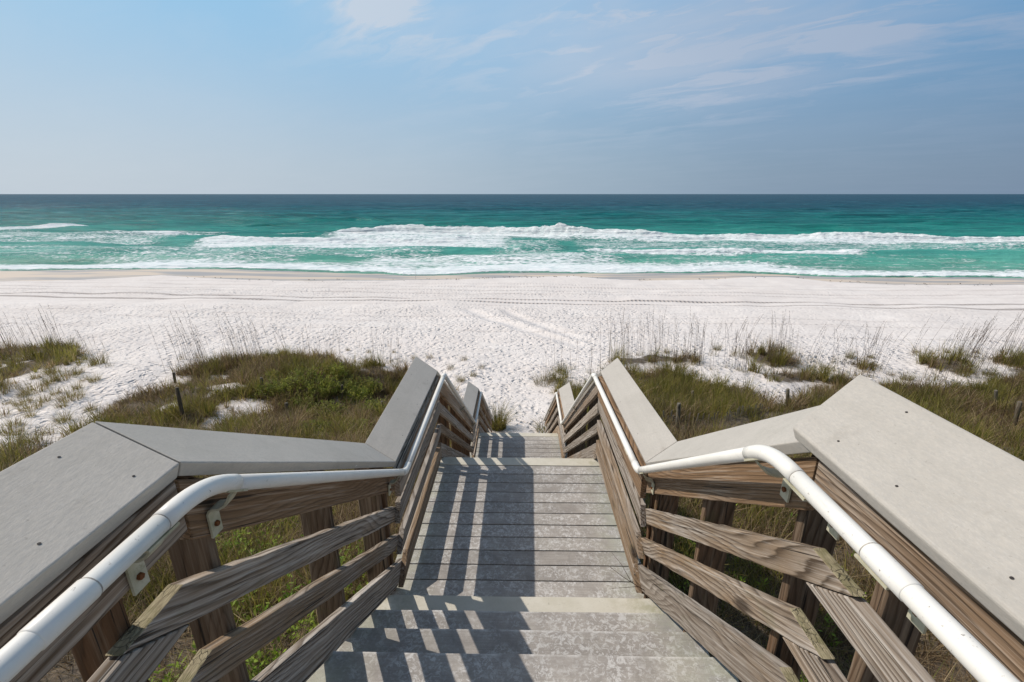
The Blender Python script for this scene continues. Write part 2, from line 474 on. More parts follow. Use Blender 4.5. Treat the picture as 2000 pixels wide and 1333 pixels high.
    k.t.links.new(mx.outputs[0], k.t.nodes['Material Output'].inputs['Surface'])
    return k.m
M['sea'] = sea_mat()

# ------------------------------------------------------------------ terrain
GP = np.array([(-14, -2.9), (-3, -3.3), (0, -3.6), (4, -4.4), (8, -5.7), (12.5, -7.12), (16, -7.45), (22, -7.75), (38, -8.45),
               (50, -9.05), (56.5, -9.46), (62, -9.75), (80, -11.0)])
def ground(x, y):
    """height of the sand above the sea at plan position x, y"""
    x = np.asarray(x, float); y = np.asarray(y, float)
    z = np.interp(y, GP[:, 0], GP[:, 1])
    # smooth the corners of the profile
    z = (z + np.interp(y-1.2, GP[:, 0], GP[:, 1]) + np.interp(y+1.2, GP[:, 0], GP[:, 1]))/3
    side = sstep(1.6, 3.5, np.abs(x))
    dune = sstep(24, 17, y)
    z = z - .4*sstep(1.0, 1.6, x)*sstep(6, 3.5, y)  # ground sunk right of the stair to widen the shade there
    z = z + side*dune*(fbm(x*.22+9, y*.22+3, 3)-.45)*1.1
    # trodden hollow that runs off to the left of the stair's dune
    d = np.abs((x+9.4) - (y-12.5)*(.95))/1.38
    z = z - .55*np.exp(-(d/1.5)**2)*sstep(20, 15, y)*sstep(-3, -5, x)
    z = z + (fbm(x*.5, y*.5, 3)-.5)*.16*sstep(54, 46, y)
    z = z + (fbm(x*.12+40, y*.3+9, 2)-.5)*.35*sstep(50, 42, y)*sstep(16, 26, y)
    return z + CAMZ

def ray(px, py):
    d = CAMR @ Vector(((px-1000)/FPX, (666.5-py)/FPX, -1.0))
    return d
def at(px, py, dz=0.0):
    """the point of the ground seen at a pixel of the photograph (a measurement)"""
    d = ray(px, py)
    t = 2.0
    for i in range(4000):
        p = d*t
        if p.z + CAMZ < float(ground(p.x, p.y)) + dz: break
        t *= 1.004
    return Vector((p.x, p.y, float(ground(p.x, p.y))))
def at_sea(px, py):
    d = ray(px, py); t = -CAMZ/d.z
    return (d.x*t, d.y*t)

# vegetated areas as plan polygons, measured off the photograph
def plan(pts): return np.array([tuple(at(*p))[:2] for p in pts])
VEG = {
 'left': np.vstack([plan([(185, 835), (215, 812), (262, 785), (320, 752), (352, 728), (420, 706), (500, 698), (590, 700), (680, 702), (770, 712), (850, 745), (905, 790)]),
                    np.array([(-1.7, 12.3), (-1.25, 9.5), (-1.1, 5), (-1.0, -6), (-9, -6), (-9.5, 4.5)])]),
 'right': np.vstack([np.array([(1.1, -6), (1.1, 8), (1.3, 11.0)]),
                     plan([(1110, 775), (1165, 745), (1215, 728), (1290, 735), (1370, 748), (1440, 775), (1500, 800), (1560, 790), (1620, 745), (1700, 752), (1800, 765), (1880, 762), (1990, 735)]),
                     np.array([(30, 17), (30, -6)])]),
 'band': plan([(1190, 715), (1200, 700), (1280, 697), (1360, 700), (1365, 712), (1300, 716)]),
 'ptch': plan([(1440, 690), (1500, 686), (1545, 700), (1560, 722), (1500, 722), (1460, 712)]),
 'ptch2': plan([(1470, 730), (1580, 722), (1640, 742), (1560, 752), (1500, 748)]),
 'ptch3': plan([(1650, 712), (1700, 708), (1720, 722), (1680, 730)]),
 'ptch4': plan([(1790, 700), (1880, 706), (1910, 730), (1850, 735), (1800, 722)]),
 'ptch5': plan([(1960, 705), (2060, 700), (2080, 740), (1970, 735)]),
 'farl': plan([(-140, 690), (-60, 668), (60, 672), (130, 690), (175, 712), (120, 718), (40, 735), (-20, 790), (-140, 800)]),
 'pad': plan([(1050, 768), (1065, 745), (1110, 738), (1118, 762), (1085, 772)]),
}
def inpoly(poly, x, y):
    ins = np.zeros(np.shape(x), bool)
    n = len(poly)
    for i in range(n):
        x0, y0 = poly[i]; x1, y1 = poly[(i+1) % n]
        c = ((y0 > y) != (y1 > y))
        with np.errstate(divide='ignore', invalid='ignore'):
            xi = (x1-x0)*(y-y0)/(y1-y0 + (y1 == y0)*1e-9) + x0
        ins ^= c & (x < xi)
    return ins
def ragged(x, y):
    return (x + (fbm(x*.9+50, y*.9+11, 4)-.5)*1.9, y + (fbm(x*.9+3, y*.9+77, 4)-.5)*1.9)
def vegmask(x, y):
    m = np.zeros(np.shape(x), bool)
    x, y = ragged(x, y)
    for k, p in VEG.items(): m |= inpoly(p, x, y)
    return m

# wet sand limit and waterline, measured off the photograph
def curve(pts): return np.array([at_sea(*p) for p in pts])
def xline(pts, plane=0.35):
    o = []
    for px, py in pts:
        d = ray(px, py); t = (plane-CAMZ)/d.z
        o.append((d.x*t, d.y*t))
    o = np.array(o)
    return o[np.argsort(o[:, 0])]
DRY = xline([(-200, 556), (0, 554), (100, 553), (220, 547), (320, 539), (390, 545), (480, 550), (600, 553), (760, 551), (900, 548), (1040, 541), (1120, 538), (1170, 546), (1260, 551), (1380, 549), (1470, 541), (1540, 541), (1620, 553), (1740, 561), (1860, 563), (2000, 561), (2200, 562)])
SWASH = xline([(-200, 528), (0, 527), (200, 526), (400, 525), (520, 529), (700, 535), (850, 537), (1000, 534), (1120, 533), (1250, 532), (1400, 532), (1500, 536), (1620, 541), (1760, 542), (1860, 541), (2000, 544), (2200, 545)], 0.0)

def build_sand():
    xs = np.concatenate([np.arange(-300, -120, 6), np.arange(-120, -34, 1.2), np.arange(-34, 34, .22), np.arange(34, 120, 1.2), np.arange(120, 301, 6)])
    ys = np.concatenate([np.arange(-14, 6, .5), np.arange(6, 26, .2), np.arange(26, 66, .3), np.arange(66, 90, 2)])
    X, Y = np.meshgrid(xs, ys)
    Z = ground(X, Y)
    sw = np.interp(X, SWASH[:, 0], SWASH[:, 1])
    # make the beach meet the water along the measured waterline
    Z = np.where(Y > 48, Z + (0.0 - ground(X*0, sw))*sstep(48, 56, Y), Z)
    Z = Z - 1.3*sstep(.3, 6, Y-sw)
    dr = np.interp(X, DRY[:, 0], DRY[:, 1])
    wet = np.clip((Y-dr)/2.4+.5, 0, 1)
    Z = Z - wet*.0 + .10*(1-wet)*sstep(46, 52, Y)
    for (xa, sl_) in ((-3.6, .70), (-.9, .55)):
        dd = (X-xa-(33-Y)*(sl_-.22)-.026*(33-Y)**2)
        Z = Z + (-.06*np.exp(-(dd/.5)**2) + .035*np.exp(-((dd-.85)/.35)**2) + .035*np.exp(-((dd+.85)/.35)**2))*sstep(22.5, 24.5, Y)*sstep(34.5, 33, Y)
    veg = vegmask(X, Y)
    vb = veg.astype(float)
    for it in range(3):
        p = np.pad(vb, 1, mode='edge')
        vb = (p[:-2, 1:-1]+p[2:, 1:-1]+p[1:-1, :-2]+p[1:-1, 2:]+p[1:-1, 1:-1])/5
    Z = Z + vb*.22*fbm(X*.8, Y*.8, 2)
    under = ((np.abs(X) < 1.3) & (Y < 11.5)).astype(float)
    lit = np.clip(vb + under*.8 + .6*vb*sstep(9, 6, Y), 0, 1.4)*.85 -   .6*sstep(.64, .72, fbm(X*.62+5, Y*.62+2, 3))*sstep(5, 8, Y)*(X < 0)  # plant litter, strengthened under and near the stair as painted shade
    foot = (1-sstep(38, 47, Y)*.75)*(1-.8*sstep(33, 36, Y)*(1-sstep(38, 40, Y)))*(1-.8*vb)
    foot = foot*np.where(X > 6, 1-.65*sstep(6, 13, X)*sstep(24, 27, Y), 1)
    # smooth drag marks left of centre path
    dm = np.maximum(np.exp(-((X+3.6-(33-Y)*.48-.026*(33-Y)**2)/.6)**2)*sstep(22.5, 24.5, Y)*sstep(34.5, 33, Y), np.exp(-((X+.9-(33-Y)*.33-.026*(33-Y)**2)/.5)**2)*sstep(24.5, 26, Y)*sstep(34.5, 33, Y))
    foot = foot*(1-.85*dm)
    V = np.stack([X, Y, Z], -1).reshape(-1, 3)
    ny, nx = X.shape
    i = np.arange((ny-1)*nx).reshape(ny-1, nx)[:, :-1].ravel()
    q = np.stack([i, i+1, i+nx+1, i+nx], 1)
    me = np_mesh('sand', V, q)
    me.polygons.foreach_set('use_smooth', np.ones(len(q), bool))
    set_attr(me, 'wet', 'FLOAT', wet); set_attr(me, 'litter_shade', 'FLOAT', lit); set_attr(me, 'foot', 'FLOAT', foot)
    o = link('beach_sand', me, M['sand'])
    meta(o, 'white sand beach and dune with footprints and wheel ruts', 'beach', kind='structure')
build_sand()

# ------------------------------------------------------------------ sea
def build_sea():
    ys = list(np.arange(52, 140, .38))
    y = ys[-1]; st = .45
    while y < 40000:
        y += st; st *= 1.022
        ys.append(y)
    ys = np.array(ys)
    us = np.concatenate([np.linspace(-4.5, -1.3, 70), np.linspace(-1.28, 1.28, 620), np.linspace(1.3, 4.5, 70)])
    U, Y = np.meshgrid(us, ys)
    X = U*(Y+4)
    Z = np.zeros_like(X)
    fade = sstep(54, 75, Y)
    far = sstep(900, 200, Y)
    r = np.random.default_rng(5)
    for i in range(14):
        L = r.uniform(5, 26); a = r.normal(0, .35); ph = r.uniform(0, 6.28)
        kx = math.sin(a)*6.283/L; ky = math.cos(a)*6.283/L
        amp = .0065*L*(.5+fbm(X*.02+i, Y*.03+i*2, 2))
        Z = Z + amp*np.sin(kx*X+ky*Y+ph+2*fbm(X*.05+i*3, Y*.05, 2))*fade*far
    for i in range(9):
        L = r.uniform(22, 55); a = r.normal(0, .16); ph = r.uniform(0, 6.28)
        q = (math.sin(a)*X + math.cos(a)*Y)*6.283/L + ph + 3*fbm(X*.015+i*3, Y*.02, 2)
        Z = Z + .0085*L*fbm(X*.012+i, Y*.02+i*2, 2)*(np.exp(2.0*(np.sin(q)-1))*2-.6)*sstep(95, 150, Y)*sstep(1100, 300, Y)
    foam = np.zeros_like(X)
    def line(pts):
        o = np.array([at_sea(*p) for p in pts]); o = o[np.argsort(o[:, 0])]
        return o
    # (crest line as seen, height, foam depth shoreward, foam strength, patchiness)
    breakers = [
      ([(625, 456), (700, 455), (780, 453), (860, 454), (960, 455), (1060, 459), (1160, 462)], 1.35, 9, 1.0),
      ([(1000, 456), (1080, 460), (1200, 463), (1400, 466), (1600, 467), (1800, 468), (2000, 470), (2200, 471)], 1.1, 8, 1.0),
      ([(370, 472), (430, 472), (520, 473), (640, 472), (760, 471), (860, 473), (960, 470)], .8, 7.0, 1.0),
      ([(1090, 495), (1200, 494), (1330, 494), (1480, 493), (1600, 493), (1730, 495)], .6, 2.2, .95),
      ([(-200, 449), (0, 449), (80, 446), (200, 443)], .6, 7, 1.0),
      ([(200, 456), (260, 455), (370, 458)], .35, 5, .8),
      ([(1760, 484), (1880, 485), (1905, 489)], .25, 3, .55),
    ]
    swells = [([(480, 443), (530, 442), (600, 443)], 1.1), ([(850, 412), (920, 411), (1000, 412)], 1.2), ([(1450, 449), (1560, 447), (1700, 448)], 1.0),
              ([(1620, 425), (1750, 424), (1900, 426)], 1.2), ([(1080, 422), (1180, 421), (1260, 422)], 1.0), ([(1900, 406), (2000, 405), (2150, 406)], 1.6),
              ([(300, 480), (360, 478), (420, 480)], .5), ([(450, 500), (480, 499), (510, 501)], .45), ([(1000, 488), (1060, 486), (1100, 488)], .6), ([(600, 433), (700, 431), (760, 433)], .9)]
    for pts, hgt in swells:
        c = line(pts)
        xm = (c[0, 0]+c[-1, 0])/2; hw = (c[-1, 0]-c[0, 0])/2
        env = np.exp(-((X-xm)/hw)**4)
        cy = np.interp(X, c[:, 0], c[:, 1]) + (fbm(X*.08, X*0+3, 2)-.5)*4
        d = Y-cy
        w = np.where(d < 0, 2.6, 6.0)
        Z = Z + hgt*env*np.exp(-(d/w)**2)
    for pts, hgt, dep, stg in breakers:
        c = line(pts)
        span = c[-1, 0]-c[0, 0]
        env = sstep(c[0, 0]-1, c[0, 0]+span*.09+2, X)*sstep(c[-1, 0]+1, c[-1, 0]-span*.09-2, X)
        cy = np.interp(X, c[:, 0], c[:, 1]) + (fbm(X*.12+dep, X*0+1.7, 3)-.5)*3.2
        d = Y-cy                                     # negative: towards the beach
        rag = .75+.5*fbm(X*.5+3, Y*.1, 3)
        w = np.where(d < 0, 1.5, 4.5)
        Z = Z + hgt*rag*env*np.exp(-(d/w)**2)
        Z = Z + .5*hgt*env*(fbm(X*1.3, Y*1.3, 3)-.5)*np.exp(-((d+1)/2.5)**2)
        deps = 1.35*dep*(.45+1.1*fbm(X*.07+dep*2, X*0+.3, 3))
        f = sstep(1.2, .2, d)*(.42*sstep(-1.9*deps, -1.2*deps, d) + .30*sstep(-1.2*deps, -.4*deps, d) + .28*sstep(-.5*deps, -.1*deps, d))*env*stg
        foam = np.maximum(foam, f)
        foam = np.maximum(foam, .42*env*sstep(-3.6*dep, -1.0*dep, d)*sstep(1, 0, d))
    # broad lacy patches between the lines of surf
    def patch(px0, py0, px1, py1, s):
        nonlocal foam
        a = at_sea(px0, py1); b = at_sea(px1, py0)
        a2 = at_sea(px1, py1); b2 = at_sea(px0, py0)
        x0 = (min(a[0], b2[0])+b2[0])/2; x1 = (a2[0]+b[0])/2
        m = sstep(x0-4, x0+5, X)*sstep(x1+4, x1-5, X)*sstep(a[1]-1.5, a[1]+2, Y)*sstep(b[1]+3, b[1]-2, Y)
        foam = np.maximum(foam, s*m)
    patch(640, 462, 1010, 486, .66); patch(960, 470, 1120, 512, .47); patch(1100, 472, 2000, 489, .46); patch(700, 499, 1250, 532, .60); patch(0, 508, 300, 526, .5)
    patch(300, 484, 640, 514, .47); patch(0, 452, 400, 476, .50); patch(560, 478, 900, 502, .43); patch(420, 476, 700, 492, .46); patch(1560, 476, 2000, 490, .42); patch(1020, 515, 1450, 532, .50)
    patch(560, 452, 640, 462, .36); patch(0, 480, 400, 504, .43); patch(1050, 498, 2000, 525, .33); patch(1250, 500, 1700, 530, .38)
    # the swash at the waterline
    sw = np.interp(X, SWASH[:, 0], SWASH[:, 1]) + (fbm(X*.35, X*0+8, 3)-.5)*1.2 + (fbm(X*.09, X*0+2, 2)-.5)*3.2
    d = Y-sw
    wd = np.interp(X, [-80, -40, -20, 0, 20, 40, 80], [9, 8, 7, 12, 9.5, 6, 4.5])*(.6+.8*fbm(X*.13+2, X*0+4, 3))
    f = sstep(-.1, .35, d)*(.58*sstep(1.7*wd, .8*wd, d)+.42*sstep(.8*wd, .25*wd, d))
    foam = np.maximum(foam, f)
    Z = Z + .26*np.exp(-((d-wd*.22)/(wd*.2+.6))**2)*(.6+.8*fbm(X*.8, Y*.8, 2))
    foam = np.maximum(foam, .33*sstep(2.6*wd, 1.0*wd, d)*sstep(0, .5, d))
    Z = Z + .045*sstep(0, 1.5, d) - .5*sstep(.0, -1.6, d)
    V = np.stack([X, Y, Z], -1).reshape(-1, 3)
    ny, nx = X.shape
    i = np.arange((ny-1)*nx).reshape(ny-1, nx)[:, :-1].ravel()
    q = np.stack([i, i+1, i+nx+1, i+nx], 1)
    me = np_mesh('sea', V, q)
    me.polygons.foreach_set('use_smooth', np.ones(len(q), bool))
    set_attr(me, 'foam', 'FLOAT', foam)
    o = link('sea', me, M['sea'])
    meta(o, 'emerald green sea with lines of white surf', 'sea', kind='structure')
build_sea()

# ------------------------------------------------------------------ stairway
RISE, GO = .177, .265
H0, H1, H2, H3 = -1.587, -2.65, -4.65, -7.18       # deck, first landing, second landing, foot (below the eye)
TX = .93                                          # half length of treads and deck boards

def box_bm(lx, ly, lz, bev=.004, seg=1):
    bm = bmesh.new()
    bmesh.ops.create_cube(bm, size=1.0)
    bmesh.ops.scale(bm, vec=(lx, ly, lz), verts=bm.verts)
    if bev: bmesh.ops.bevel(bm, geom=bm.edges[:], offset=bev, segments=seg, affect='EDGES', profile=.6)
    return bm

stairs = empty('beach_stairway', (0, 2.5, CAMZ+H1))
meta(stairs, 'grey composite beach stairway with two landings going down to the sand', 'stairway')

def plank(name, y0, y1, z, mat, parent=stairs, hx=TX, th=.026):
    jx = random.uniform(-.004, .004)
    bm = box_bm(2*hx, y1-y0, th, .004, 2)
    bmesh.ops.subdivide_edges(bm, edges=[e for e in bm.edges if abs(e.verts[0].co.x-e.verts[1].co.x) > hx], cuts=14)
    for v in bm.verts:
        v.co.y += .0013*math.sin(v.co.x*7+z*31+y0*50)
    return bm_obj(name, bm, mat, parent, (jx, (y0+y1)/2, CAMZ+z-th/2+random.uniform(-.001, .001)))

def level(y_back, y_front, z, n, first_pale=True):
    """boards from the seaward edge backwards"""
    y = y_front
    p = (y_front-y_back)/n
    for i in range(n):
        pale = (i == 0 and first_pale)
        plank('deck_board', y-p+.0095, y, z+(.002 if pale else 0), M['nosing' if pale else 'deck'])
        y -= p

def flight(y_top, z_top, n, rise, go, pale=()):
    """n risers: n-1 treads below the nosing at y_top, z_top"""
    for i in range(1, n):
        yf = y_top + go*i
        z = z_top - rise*i
        m = M['nosing'] if i in pale else M['tread']
        t = plank('stair_tread', yf-.145, yf, z, m, th=.03)
        plank('stair_tread', yf-.29, yf-.151, z, M['deck'], th=.03)
    # three cut stringers
    for x in (-.78, .0, .78):
        pts = []
        for i in range(0, n):
            yf = y_top+go*i-.03; z = z_top-rise*i-.035
            if i > 0: pts.append((yf-go+.004, z))
            else: pts.append((yf-.22, z))
            pts.append((yf, z))
        yb, zb = pts[-1]
        pts.append((yb, zb-rise)); pts.append((yb-.12, zb-rise-.05))
        pts.append((pts[0][0], pts[0][1]-.36))
        prism('stringer', stairs, pts, x-.019, x+.019, M['post'], math.atan2(-rise, go))

def prism(name, parent, pts, x0, x1, mat, slope=0.0, jit=.0014, bev=.0045, step=.09, seedless=False):
    """a board: polygon in the world YZ plane (z below the eye), extruded in X; grain along its slope"""
    a = slope
    P = [Vector((p[0], p[1]+CAMZ)) for p in pts]
    area = sum(P[i].x*P[(i+1) % len(P)].y - P[(i+1) % len(P)].x*P[i].y for i in range(len(P)))
    if area < 0: P.reverse()
    c = Vector((sum(p.x for p in P)/len(P), sum(p.y for p in P)/len(P)))
    ca, sa = math.cos(a), math.sin(a)
    L = []
    for i, p in enumerate(P):
        q = P[(i+1) % len(P)]
        n = max(1, int((q-p).length/step))
        for k in range(n):
            w = p.lerp(q, k/n) - c
            jx = random.uniform(-jit, jit); jy = random.uniform(-jit, jit)
            L.append((w.x*ca + w.y*sa + jx, -w.x*sa + w.y*ca + jy))
    bm = bmesh.new()
    hx = (x1-x0)/2
    A = [bm.verts.new((-hx+random.uniform(-jit, jit)*.5, y, z)) for y, z in L]
    B = [bm.verts.new((hx+random.uniform(-jit, jit)*.5, y, z)) for y, z in L]
    n = len(L)
    bm.faces.new(A[::-1]) ; bm.faces.new(B)
    for i in range(n):
        j = (i+1) % n
        bm.faces.new((A[i], A[j], B[j], B[i]))
    bmesh.ops.recalc_face_normals(bm, faces=bm.faces[:])
    if bev:
        ed = [e for e in bm.edges if any(len(f.verts) == n for f in e.link_faces)]
        bmesh.ops.bevel(bm, geom=ed, offset=bev, segments=2, affect='EDGES', profile=.6, clamp_overlap=True)
    big = [f for f in bm.faces if len(f.verts) > 4]
    bmesh.ops.triangulate(bm, faces=big)
    mats = [mat]
    if name == 'rail_board':
        mats.append(M['endg'])
        bm.normal_update()
        for f in bm.faces:
            if abs(a) > .1 and abs(f.normal.y) > .42 and f.normal.y*math.sin(a)+f.normal.z*math.cos(a) > .9: f.material_index = 1
    return bm_obj(name, bm, mats, parent, ((x0+x1)/2, c.x, c.y), (a, 0, 0))

YD = .965                         # nosing of the top deck
level(-1.65, YD, H0, 18, True)
flight(YD, H0, 6, (H0-H1)/6, GO, pale=(5,))
YL1a, YL1b = YD+5*GO-.02, 4.19
# first landing: boards match the seams in the photograph
level(YL1b-.1458*14, YL1b, H1, 14)
F2R, F2G = (H1-H2)/11, .257
flight(YL1b, H1, 11, F2R, F2G, pale=(10,))
YL2b = 8.28
level(YL2b-.146*11, YL2b, H2, 11)
F3R, F3G = (H2-H3)/14, .268
flight(YL2b, H2, 14, F3R, F3G)
for (y0, y1, z) in ((-1.65, YD, H0), (YL1b-.1458*14, YL1b, H1), (YL2b-.146*11, YL2b, H2)):
    for x in (-.80, -.4, .0, .4, .80):
        prism('joist', stairs, [(y0+.02, z-.03), (y1-.03, z-.03), (y1-.03, z-.21), (y0+.02, z-.21)], x-.019, x+.019, M['post'])

# ------------------------------------------------------------------ railings
BX0, BX1 = .82, .858              # inner and outer faces of the rail boards
SL = {}
def lerp(a, b, t): return a+(b-a)*t

class Side:
    pass
def make_railing(sgn, label):
    S = Side(); S.s = sgn
    rl = empty('railing', (sgn*.86, .9, CAMZ+H0))
    meta(rl, label, 'railing', 'wooden railings of the beach stairway')
    # path of the cap's inner top edge (y, z) and of the rail boards (they hang below it)
    if sgn < 0:
        N = [(-1.6, -.612), (.925, -.605), (2.574, -1.663), (4.17, -1.663), (7.02, -3.663), (8.27, -3.663), (12.15, -6.36)]
        CI = [.80, .80, .80, .80, .79, .79, .79]
        CO = [(.234, .080, .0), (.234, .080, .052), (.217, .094, .072), (.235, .116, .11), (.22, .10, .09), (.22, .105, .12), (.22, .10, .05)]
    else:
        N = [(-1.6, -.64), (1.10, -.632), (2.50, -1.605), (4.17, -1.655), (7.02, -3.663), (8.27, -3.663), (12.15, -6.36)]
        CI = [.77, .785, .80, .80, .79, .79, .79]
        CO = [(.238, .121, .0), (.222, .10, .10), (.219, .097, .096), (.195, .088, .16), (.22, .10, .09), (.22, .105, .12), (.22, .10, .05)]
    S.N = N; S.rl = rl
    nb = N
    def xs(a, b): return (min(sgn*a, sgn*b), max(sgn*a, sgn*b))
    LEV = {'top': (.05, .268), 3: (.300, .429), 2: (.549, .657), 1: (.762, .912)}
    DEK = {'top': (.05, .192), 3: (.311, .415), 2: (.563, .668), 1: (.778, .93)}
    SLO = {'top': (.05, .226), 3: (.345, .460), 2: (.578, .687), 1: (.805, .985)}
    # ---- boards
    for i in range(6):
        (ya, za), (yb, zb) = nb[i], nb[i+1]
        sl = (zb-za)/(yb-ya)
        ang = math.atan(sl)
        sloped = abs(sl) > .1
        off = SLO if sloped else (DEK if i == 0 else LEV)
        for key in ('top', 3, 2, 1):
            t, b = off[key]
            bx = BX0 if i < 2 else .787
            x0, x1 = xs(bx, bx+.038)
            g = .004
            def zt(y, o): return za+sl*(y-ya)-o
            if key == 'top':
                # plumb ends; top edge follows this side's own cap
                (ca_, cza), (cb_, czb) = N[i], N[i+1]
                csl = (czb-cza)/(cb_-ca_)
                def ct(y): return cza+csl*(y-ca_)-t
                y0 = ca_ + g; y1 = cb_ - g
                pts = [(y0, ct(y0)), (y1, ct(y1)), (y1, zt(y1, b)), (y0, zt(y0, b))]
                prism('top_rail', rl, pts, x0, x1, M['topw'], ang)
                continue
            if not sloped:
                y0, y1 = ya, yb
                if i == 0:
                    # cut along the underside of the sloping board that rests on it
                    (yc, zc) = nb[2]
                    s2 = (zc-zb)/(yc-yb)
                    ob = SLO[key][1]
                    def ycut(z): return yb + (z+ob-zb)/s2 - .008     # y where underside is at height z
                    zt_, zb_ = za-t, za-b
                    yt = min(ycut(zt_), 1.02)
                    yb2 = ycut(zb_)
                    pts = [(y0, zt_), (yt, zt_), (yb2, zb_), (y0, zb_)]
                else:
                    # mitre towards the slopes on both sides
                    pts = [(y0-.07+.17*t, za-t), (y1-.10*t-g, za-t), (y1-.10*b-g, za-b), (y0-.02-.12*b, za-b)]
                prism('rail_board', rl, pts, x0, x1, M['rail'], 0.0)
            else:
                # upper end cut level, lower end mitred
                zlev = za - (DEK if i == 1 else LEV)[key][0] + .004
                yt = ya + (zlev+t-za)/sl
                ytip = ya + (zlev+b-za)/sl
                lt, lb = LEV[key]
                ye_t = yb-.07+.17*lt-g; ye_b = yb-.02-.12*lb-g
                if i == 5: ye_t = ye_b = yb-.05
                if i == 1:
                    pts = [(yt, zlev), (ye_t, zt(ye_t, t)), (ye_b, zt(ye_b, b)), (ytip+.012, zlev-.009), (ytip, zlev)]
                else:
                    y0t = ya-.10*t; y0b = ya-.10*b
                    pts = [(y0t, zt(y0t, t)), (ye_t, zt(ye_t, t)), (ye_b, zt(ye_b, b)), (y0b, zt(y0b, b))]
                dx = random.uniform(-.002, .002)
                prism('rail_board', rl, pts, x0+dx, x1+dx, M['rail'], ang, jit=.0022)
    # ---- caps: tilted boards, inner edge low
    for i in range(6):
        (ya, za), (yb, zb) = N[i], N[i+1]
        lift = 0.0
        ya2, za2 = ya, za
        if sgn > 0 and i == 0:
            yb = 1.165; lift = .012; zb = -.636+lift; za2 += lift
        rings = []
        n = max(2, int((yb-ya)/.25))
        for k in range(n+1):
            t = k/n
            y = lerp(ya2, yb, t); z = lerp(za2, zb, t)
            xi = lerp(CI[i], CI[i+1], t)
            dx, dz, dy = (lerp(CO[i][q], CO[i+1][q], t) for q in range(3))
            th = .043
            if sgn > 0 and i == 0:
                xi = .772; dx, dz, dy = .238, .121, .107*t
            rings.append([(xi, y, z), (xi+dx, y+dy, z+dz), (xi+dx+.004, y+dy, z+dz-th), (xi+.015, y, z-th+.002)])
        if k == n and not (sgn > 0 and i == 0):
            pass
        # hair gap at the mitres
        for q in range(4):
            x, y, z = rings[0][q]; rings[0][q] = (x, y+.0018, z)
            x, y, z = rings[-1][q]; rings[-1][q] = (x, y-.0018, z)
        bm = bmesh.new()
        c = Vector((sgn*rings[n//2][0][0], rings[n//2][0][1], rings[n//2][0][2]+CAMZ))
        vr = [[bm.verts.new((sgn*p[0]-c.x, p[1]-c.y, p[2]+CAMZ-c.z)) for p in rg] for rg in rings]
        for k in range(n):
            for q in range(4):
                bm.faces.new((vr[k][q], vr[k][(q+1) % 4], vr[k+1][(q+1) % 4], vr[k+1][q]))
        bm.faces.new(vr[0]); bm.faces.new(vr[-1][::-1])
        bmesh.ops.recalc_face_normals(bm, faces=bm.faces[:])
        long_e = [e for e in bm.edges if e.calc_face_angle(0) > .5]
        big = sgn > 0 and i == 0
        bmesh.ops.bevel(bm, geom=long_e, offset=.008 if big else .004, segments=3, affect='EDGES', profile=.5)
        cap = bm_obj('cap_board', bm, M['cap'], rl, c, smooth=False)
        # screw heads let into the cap
        ns = {0: 4, 1: 3, 2: 3, 3: 3, 4: 2, 5: 3}[i]
        for k in range(ns):
            for f in (.16, .82):
                if random.random() < .22: continue
                t = (k+.5+random.uniform(-.15, .15))/ns
                if i == 0: t = (.70, .80, .89, .965)[k] + random.uniform(-.012, .008)
                fx = f + random.uniform(-.05, .05)
                y = lerp(ya2, yb, t); z = lerp(za2, zb, t)
                xi = lerp(CI[i], CI[i+1], t) if not big else .772
                dx, dz = (lerp(CO[i][0], CO[i+1][0], t), lerp(CO[i][1], CO[i+1][1], t)) if not big else (.238, .121)
                P = Vector((sgn*(xi+dx*fx), y, z+dz*fx+CAMZ))
                nrm = Vector((sgn*dx, 0, dz)).cross(Vector((0, yb-ya, zb-za)))
                if nrm.z < 0: nrm = -nrm
                nrm.normalize()
                sb = bmesh.new()
                bmesh.ops.create_cone(sb, cap_ends=True, segments=10, radius1=.0022, radius2=.0030, depth=.002)
                mt = nrm.to_track_quat('Z', 'Y').to_matrix().to_4x4()
                bmesh.ops.transform(sb, matrix=mt, verts=sb.verts)
                bm_obj('screw', sb, M['hole'], cap, P + nrm*.0002)
    # ---- posts: narrow edge inwards, sloping tops under the cap
    PY = [-1.3, .0, .74, 1.03, 1.74, 2.40, 2.50, 4.00, 4.09, 5.0, 6.0, 6.93, 7.03, 8.12, 8.21, 9.3, 10.5, 11.6] if sgn < 0 else \
         [-1.3, .1, .86, 1.17, 1.79, 2.42, 2.51, 4.00, 4.09, 5.05, 6.05, 6.93, 7.03, 8.12, 8.21, 9.3, 10.5, 11.6]
    for y in PY:
        for i in range(6):
            if N[i][0] <= y <= N[i+1][0]: break
        t = (y-N[i][0])/(N[i+1][0]-N[i][0])
        z = lerp(N[i][1], N[i+1][1], t) - .075
        xi = lerp(CI[i], CI[i+1], t)
        dx, dz = lerp(CO[i][0], CO[i+1][0], t), lerp(CO[i][1], CO[i+1][1], t)
        x0, x1 = .861, .861+.138
        if y < 1.2: x1 = x0+.115
        zt0 = z + dz*(x0-xi)/dx - .008; zt1 = z + dz*(x1-xi)/dx - .008
        zg = float(ground(sgn*.93, y)) - CAMZ - .3
        # grain along local Y: build lying down, then stand it up
        hh = (zt0-zg)
        bm = bmesh.new()
        w = .019
        zc = (zg+zt0)/2
        xc = (x0+x1)/2
        lay = []
        for kk in range(0, 13):
            f = kk/12
            lay.append([(x0-xc, lerp(zg, zt0, f)-zc), (x1-xc, lerp(zg, zt1, f)-zc)])
        V = []
